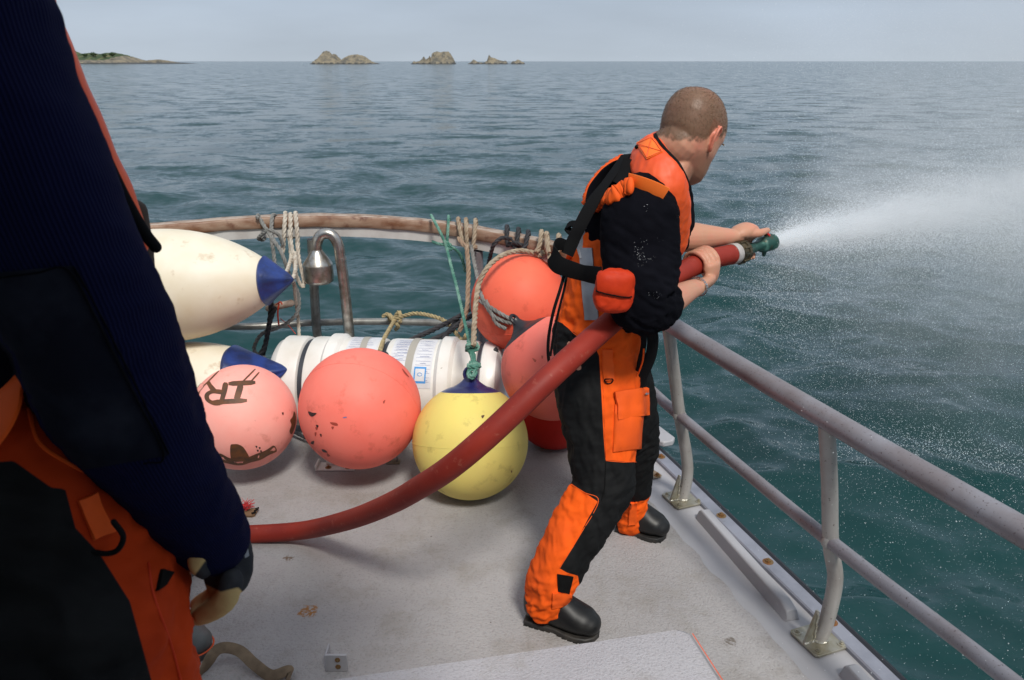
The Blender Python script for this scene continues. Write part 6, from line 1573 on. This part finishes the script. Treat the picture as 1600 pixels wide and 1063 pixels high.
# lifejacket lobe on his chest, seen beyond the sleeve
lp = [Q(48, 0, 1.0), Q(100, 125, 1.02), Q(138, 215, 1.04), Q(172, 295, 1.06), Q(196, 352, 1.08), Q(208, 380, 1.09)]
LB2 = MB(); limb(LB2, lp, [.05, .052, .052, .052, .047, .040], [.5] * 6, ups=tuple(NF + Vector((0, 0, .2))), n=8)
limb(LB2, [lp[0], tb + Vector((.0, .02, 1.70)), tb + NF * -.10 + Vector((0, 0, 1.72)), tb - NR * .12 + Vector((0, 0, 1.68)), tb - NR * .10 + NF * .13 + Vector((0, 0, 1.5))], [.05] * 5, [.6] * 5, ups=(0, 0, 1))
l2 = empty('lifejacket', lp[3] - near.location, None, None); l2.parent = near
Cloth(LB2, 'bladder_cover', .006, 2, m_lj, l2, lambda co, nr: fbm(co * 12, 2) * .004)
MB().tube(smooth_path([Q(128, 165, .985), Q(158, 232, 1.0), Q(190, 300, 1.02), Q(222, 358, 1.04), Q(243, 386, 1.05)], 8), [.004] * 8 + [.008] * 25, 10, round_ends=True).build('edge_binding', m_blkweb, l2)
m_taupe = mat('taupe_lining', (0.055, 0.040, 0.030), .9, bump=.3, bscale=80)
mb = MB(); limb(mb, [Q(196, 330, 1.10), Q(206, 390, 1.11), Q(214, 430, 1.12), Q(208, 470, 1.12)], [.030, .030, .024, .016], [.6] * 4, ups=(0, -1, .2)); mb.build('lining', m_taupe, l2)
# glove
m_glove = mat('grey_glove_cloth', (0.028, 0.030, 0.035), 0.9, spec=.15, col2=(0.045, 0.047, 0.05), scale=40, mixpos=(.45, .75), bump=.4, bscale=300, bdist=.001)
attr_mix(m_glove, 'leather', (0.50, 0.36, 0.16), -.0012, .0012)
GB = MB()
limb(GB, [Q(326, 820, 1.09), Q(346, 850, 1.10), Q(355, 884, 1.11), Q(356, 912, 1.12)], [.036, .037, .036, .030], [.62, .62, .62, .6], ups=(.2, -1, .3), n=6)
fq = [(.0, .012), (.012, .004), (.024, -.006), (.035, -.02)]
for k in range(4):
    dz = .016 * (k - 1.5); du = (4, 0, -3, -8)[k]; dv = (2, 4, 1, -6)[k]; s_ = (1, 1.05, 1, .85)[k]
    base = Q(360 + du * .4, 905 + dv, 1.10 + dz)
    tip1 = Q(360 + du - 8, 905 + dv + 26 * s_, 1.10 + dz); tip2 = Q(360 + du - 26 * s_, 905 + dv + 44 * s_, 1.11 + dz); tip3 = Q(360 + du - 48 * s_, 905 + dv + 52 * s_, 1.12 + dz)
    limb(GB, [base, tip1, tip2, tip3], [.0165, .0155, .0145, .0125], n=5, seg=14)
limb(GB, [Q(330, 842, 1.07), Q(314, 862, 1.05), Q(310, 880, 1.05), Q(318, 893, 1.06)], [.017, .0155, .014, .011], n=5, seg=14)
def leather(co):
    a = W3([(280, 965), (292, 925), (318, 912), (345, 925), (372, 918), (392, 938), (340, 1000), (280, 1000)], 1.10); b = W3([(285, 850), (325, 858), (322, 875), (300, 905), (280, 900)], 1.06)
    u_, v_ = cloth_uv(co); return np.maximum(poly_sd(u_, v_, a), poly_sd(u_, v_, b)) * .0008
gl = Cloth(GB, 'glove', .0038, 2, m_glove, near, lambda co, nr: (.4 - np.abs(fbm(co * 45, 2)) * 1.6) * .0018 + fbm(co * 20, 2) * .003, {'leather': leather})
gl.patch([(378, 852), (385, 850), (388, 868), (382, 872)], 'pale_emblem', m_refl, gl.o, .001, .001, nu=4, nv=4)
for h_, t_ in ((Vector((-.66, .80, hz + .0)), Vector((-.44, .92, hz + .0))), (tb + Vector((-.09, .07, hz)), tb + Vector((.12, .22, hz)))):
    boot(h_, t_, near, h_ + Vector((.05, .03, .18)), .06)

# ================================================================== THE THIRD MAN, STOOPING BEHIND HIM
m_shoe = mat('grey_shoe', (0.12, 0.125, 0.12), 0.55, col2=(0.08, 0.085, 0.08), scale=14)
m_dark = mat('dark_cloth', (0.010, 0.011, 0.014), .9)
third = empty('person', (-1.2, 2.05, 0), 'man hidden behind the nearest man, only the toes of his grey shoes showing', 'person')
T3 = MB(); f3 = Vector((1, -.05, 0)).normalized()
a1_ = Vector((-1.16, 1.93, 0)); a2_ = Vector((-1.20, 2.34, 0)); pv3 = Vector((-1.42, 2.10, .62)); ch3 = Vector((-1.28, 2.08, .93)); hd3 = Vector((-1.20, 2.07, 1.16))
limb(T3, [pv3, pv3.lerp(ch3, .5) + Vector((-.02, 0, .02)), ch3], [.15, .15, .15], [.8] * 3, ups=(0, 0, 1))
hm3 = Matrix.Translation(hd3) @ Matrix(((0, .85, .5, 0), (-1, 0, 0, 0), (0, -.5, .85, 0), (0, 0, 0, 1))); head_mb(hm3, T3); limb(T3, [ch3, hd3 + Vector((-.03, 0, -.04))], [.07, .06])
for a_, s_ in ((a1_, -1), (a2_, 1)):
    k_ = Vector((-1.12, a_.y * .8 + 2.1 * .2, .46)); limb(T3, [pv3 + Vector((0, .08 * s_, 0)), k_, a_ + Vector((-.02, 0, .12)), a_ + Vector((-.02, 0, .05))], [.09, .062, .045, .045]); limb(T3, [a_ + Vector((-.02, 0, .05)), a_ + f3 * .12 + Vector((0, 0, .045))], [.04, .03])
    sh3 = ch3 + Vector((0, .17 * s_, .02)); hn3 = Vector((-1.14, 2.15 + .1 * s_, .46)); limb(T3, [ch3, sh3], [.08, .065]); limb(T3, [sh3, Vector((-1.30, 2.1 + .2 * s_, .68)), hn3], [.055, .045, .03])
    for k in range(4): limb(T3, [hn3 + Vector((0, .018 * (k - 1.5), 0)), hn3 + Vector((.03, .018 * (k - 1.5), -.05)), hn3 + Vector((.0, .018 * (k - 1.5), -.075))], [.011, .009, .008], n=3, seg=8)
me, co, e = fuse(T3, 'body', .008, 2)
loc = (np.array(hm3.inverted())[:3, :3] @ co.T).T + np.array(hm3.inverted())[:3, 3]
put_attr(me, 'hair', np.where((loc[:, 2] > .02) & (loc[:, 2] < .2) & (np.abs(loc[:, 0]) < .12) & (loc[:, 1] < .06), 1.5, -1.0))
for k_n in ('stubble', 'redness'): put_attr(me, k_n, np.full(len(co), -1.0))
finish(me, co, 'body', m_skin, third)
T4 = MB(); limb(T4, [pv3, pv3.lerp(ch3, .5) + Vector((-.02, 0, .02)), ch3], [.18, .175, .18], [.8] * 3, ups=(0, 0, 1))
for a_, s_ in ((a1_, -1), (a2_, 1)):
    k_ = Vector((-1.12, a_.y * .8 + 2.1 * .2, .46)); limb(T4, [pv3 + Vector((0, .08 * s_, 0)), k_, a_ + Vector((-.02, 0, .14))], [.125, .09, .065])
    limb(T4, [ch3, ch3 + Vector((0, .17 * s_, .02)), Vector((-1.30, 2.1 + .2 * s_, .68))], [.1, .085, .065])
Cloth(T4, 'overalls', .009, 2, m_dark, third, lambda co, nr: fbm(co * 8, 2) * .01)
for (uh, vh, ut, vt) in ((215, 1010, 330, 1024), (205, 886, 312, 896)):
    h_ = G(uh, vh); t_ = G(ut, vt)
    o = boot(h_, t_, third, h_.lerp(t_, .25) + Vector((0, 0, .12)), .055, name='shoe', mups=m_shoe, msol=m_shoe)
    f_ = (t_ - h_); Lf = f_.length; f_.normalize(); s3 = f_.cross(Vector((0, 0, 1)))
    ring = [h_ + f_ * (y * Lf) + s3 * x + Vector((0, 0, .030)) for y, x in ((.40, .046), (.56, .054), (.72, .058), (.86, .053), (.96, .036), (1.015, .012), (1.015, -.012), (.96, -.036), (.86, -.053))]
    MB().tube(smooth_path(ring, 5), .0028, 6).build('orange_line', mat('shoe_orange', (.75, .10, .02), .5), o)

# frayed red thing beside the hose
m_fray = mat('red_fibre', (0.42, 0.02, 0.025), .8); m_tanl = mat('tan_leather', (0.16, 0.09, 0.045), .8)
fr = empty('rag', G(385, 812), 'frayed red rag with a torn tan and black edge poking out beside the hose', 'rag')
fp = G(380, 806) + Vector((0, 0, .02)); mb = MB()
tz = [(-.03, -.018), (.030, -.020), (.042, -.012), (.036, -.002), (.044, .006), (.036, .012), (.046, .020), (-.03, .014)]
mb.prism(tz, 0, .012, 0, Matrix.Translation(fp + Vector((.01, 0, -.012))) @ Matrix.Rotation(.3, 4, 'X')); mb.build('torn_edge', m_tanl, fr, smooth=False)
mb = MB(); mb.tube([fp + Vector((.01 + x * 1.03, y, .003)) for x, y in tz[1:7]], .0035, 6); mb.build('dark_edge', m_blkweb, fr)
mb = MB()
for k in range(60):
    a = random.uniform(-.5, 2.2); l_ = random.uniform(.015, .05); s0 = fp + Vector((random.uniform(-.03, .02), random.uniform(-.01, .02), .008)); d_ = Vector((math.cos(a), math.sin(a) * .7, random.uniform(.0, .7))).normalized()
    mb.tube([s0, s0 + d_ * l_ * .5 + Vector((0, 0, .004)), s0 + d_ * l_], [.0016, .0013, .0008], 4)
mb.build('red_fibres', m_fray, fr)['kind'] = 'stuff'
# ================================================================== SPRAY
JO = NO + NA * .150                            # mouth of the nozzle
JD = (P(1600, 296, 4.42) - JO).normalized()
_up = (Vector((0, 0, 1)) - JD * JD.z).normalized(); _sd = JD.cross(_up)
jd, ju, js, jo = (np.array(v) for v in (JD, _up, _sd, JO))
g = np.random.default_rng(21)
def jet_pts(t, r, el=1.0):
    n = len(t); a = g.normal(size=(n, 2)) * r[:, None]
    p = jo + t[:, None] * jd + a[:, :1] * ju * el + a[:, 1:] * js; p[:, 2] -= .018 * t ** 2; return p
A1_ = jet_pts(*(lambda t: (t, .012 + .055 * t))(g.random(160000) ** .9 * 5)); s1 = g.uniform(.0006, .0014, len(A1_))
A2_ = jet_pts(*(lambda t: (t, .015 + .15 * t))(g.random(130000) ** .9 * 6)); s2 = g.uniform(.0004, .0011, len(A2_))
t = g.random(120000) * 7; A3_ = jet_pts(t, .05 + .42 * t); A3_[:, 2] -= g.random(len(t)) ** 1.5 * (.25 + .28 * t); s3_ = g.uniform(.0004, .0011, len(t))
# fine rain drifting back over the water on this side and towards the boat
n = 620000; X_ = g.uniform(.7, 7.5, n); Y_ = g.uniform(.9, 10, n); Z_ = g.uniform(SEA, 3.4, n)
keep = g.random(n) < np.clip(.16 + .25 * (X_ - .4) / 2.5, 0, .70) * np.exp(-np.maximum(0, Z_ - 1.45 - .2 * X_) / .6) * np.clip((Y_ - .3) / 1.5, 0, 1)
A4_ = np.stack([X_, Y_, Z_], -1)[keep]; s4 = g.uniform(.0004, .00105, len(A4_)) 
pts = np.vstack([A1_, A2_, A3_, A4_]); sz = np.concatenate([s1, s2, s3_, s4])
k = (pts[:, 2] > SEA) & (pts[:, 1] > .9); pts = pts[k]; sz = sz[k]
# drops striking the sea
c_ = np.array(G(1470, 720, SEA)); n = 2600; sp = c_ + g.normal(size=(n, 3)) * np.array([.55, .30, 0]); sp[:, 2] = SEA + np.abs(g.normal(size=n)) * .03; pts = np.vstack([pts, sp]); sz = np.concatenate([sz, g.uniform(.0012, .003, n)])
me = bpy.data.meshes.new('spray_droplets'); me.vertices.add(len(pts)); me.vertices.foreach_set('co', pts.ravel()); put_attr(me, 'size', sz); me.update()
m_drop = bpy.data.materials.new('water_drop'); m_drop.use_nodes = True; b = m_drop.node_tree.nodes['Principled BSDF']
_set(b, 'Base Color', rgb(.86, .90, .93)); _set(b, 'Roughness', .35); _set(b, 'Specular IOR Level', .6)
me.materials.append(m_drop)
so = link_mesh('spray_droplets', me); tag(so, 'fine white water droplets flying from the nozzle over the sea', None, kind='stuff')
ng = bpy.data.node_groups.new('drops', 'GeometryNodeTree'); ng.interface.new_socket('Geometry', in_out='INPUT', socket_type='NodeSocketGeometry'); ng.interface.new_socket('Geometry', in_out='OUTPUT', socket_type='NodeSocketGeometry')
gi = ng.nodes.new('NodeGroupInput'); go = ng.nodes.new('NodeGroupOutput'); ico = ng.nodes.new('GeometryNodeMeshIcoSphere'); ico.inputs['Radius'].default_value = 1; ico.inputs['Subdivisions'].default_value = 1
ip = ng.nodes.new('GeometryNodeInstanceOnPoints'); na = ng.nodes.new('GeometryNodeInputNamedAttribute'); na.data_type = 'FLOAT'; na.inputs['Name'].default_value = 'size'; sm = ng.nodes.new('GeometryNodeSetMaterial'); sm.inputs['Material'].default_value = m_drop
ng.links.new(gi.outputs[0], ip.inputs['Points']); ng.links.new(ico.outputs['Mesh'], sm.inputs['Geometry']); ng.links.new(sm.outputs['Geometry'], ip.inputs['Instance']); ng.links.new(na.outputs['Attribute'], ip.inputs['Scale']); ng.links.new(ip.outputs['Instances'], go.inputs[0])
so.modifiers.new('drops', 'NODES').node_group = ng

def mist(name, label, Lm, prof, core, rate, dens):
    """closed cone of mist round the jet; density thins with the distance from its axis"""
    M = axm(JO, JD); mb = MB(); mb.lathe(prof, Matrix.Identity(4), 24)
    me = bpy.data.meshes.new(name); me.from_pydata(mb.v, [], mb.f); me.update(); o = link_mesh(name, me); o.matrix_world = M
    m = bpy.data.materials.new(name); m.use_nodes = True; t = m.node_tree; t.nodes.clear(); lk = t.links
    out = t.nodes.new('ShaderNodeOutputMaterial'); v = t.nodes.new('ShaderNodeVolumePrincipled'); lk.new(v.outputs[0], out.inputs['Volume'])
    v.inputs['Color'].default_value = (.995, .997, 1.0, 1); v.inputs['Anisotropy'].default_value = .2
    tc = t.nodes.new('ShaderNodeTexCoord'); sp = t.nodes.new('ShaderNodeSeparateXYZ'); lk.new(tc.outputs['Object'], sp.inputs[0])
    def Mth(op, a, b=None, c=None):
        n = t.nodes.new('ShaderNodeMath'); n.operation = op
        for i, q in enumerate((a, b, c)):
            if q is None: continue
            if isinstance(q, (int, float)): n.inputs[i].default_value = q
            else: lk.new(q, n.inputs[i])
        return n.outputs[0]
    x, y, z = sp.outputs; r2 = Mth('ADD', Mth('MULTIPLY', x, x), Mth('MULTIPLY', y, y))
    wd = Mth('MULTIPLY_ADD', z, core[1], core[0]); q = Mth('DIVIDE', r2, Mth('MULTIPLY', wd, wd)); ga = Mth('POWER', 2.71828, Mth('MULTIPLY', q, -1.0))
    fall = Mth('DIVIDE', dens, Mth('POWER', Mth('ADD', z, .12), core[2]))
    nz = t.nodes.new('ShaderNodeTexNoise'); mp_ = t.nodes.new('ShaderNodeMapping'); mp_.inputs['Scale'].default_value = (1, 1, .45); lk.new(tc.outputs['Object'], mp_.inputs[0]); lk.new(mp_.outputs[0], nz.inputs['Vector'])
    nz.inputs['Scale'].default_value = core[3]; nz.inputs['Detail'].default_value = 3
    mr = t.nodes.new('ShaderNodeMapRange'); mr.inputs['From Min'].default_value = .32; mr.inputs['From Max'].default_value = .68; mr.inputs['To Min'].default_value = .05; mr.inputs['To Max'].default_value = 2.0; lk.new(nz.outputs['Fac'], mr.inputs['Value'])
    end = Mth('MINIMUM', 1.0, Mth('MULTIPLY', Mth('SUBTRACT', Lm, z), 1.0))
    lk.new(Mth('MULTIPLY', Mth('MULTIPLY', Mth('MULTIPLY', ga, fall), mr.outputs['Result']), end), v.inputs['Density'])
    m.cycles.volume_step_rate = rate; me.materials.append(m); tag(o, label, None, kind='stuff'); return o
mist('water_jet', 'dense white jet of water leaving the nozzle', 6.0, [(.024, .0), (.10, .25), (.30, 1.2), (.75, 4.0), (1.05, 6.0)], (.010, .050, 2.0, 7.0), .12, 9.0)
mist('spray_mist', 'thin pale mist spreading around the water jet', 7.0, [(.06, .02), (.5, .4), (1.6, 2.2), (3.2, 7.0)], (.03, .34, 1.0, 2.2), .35, .42)
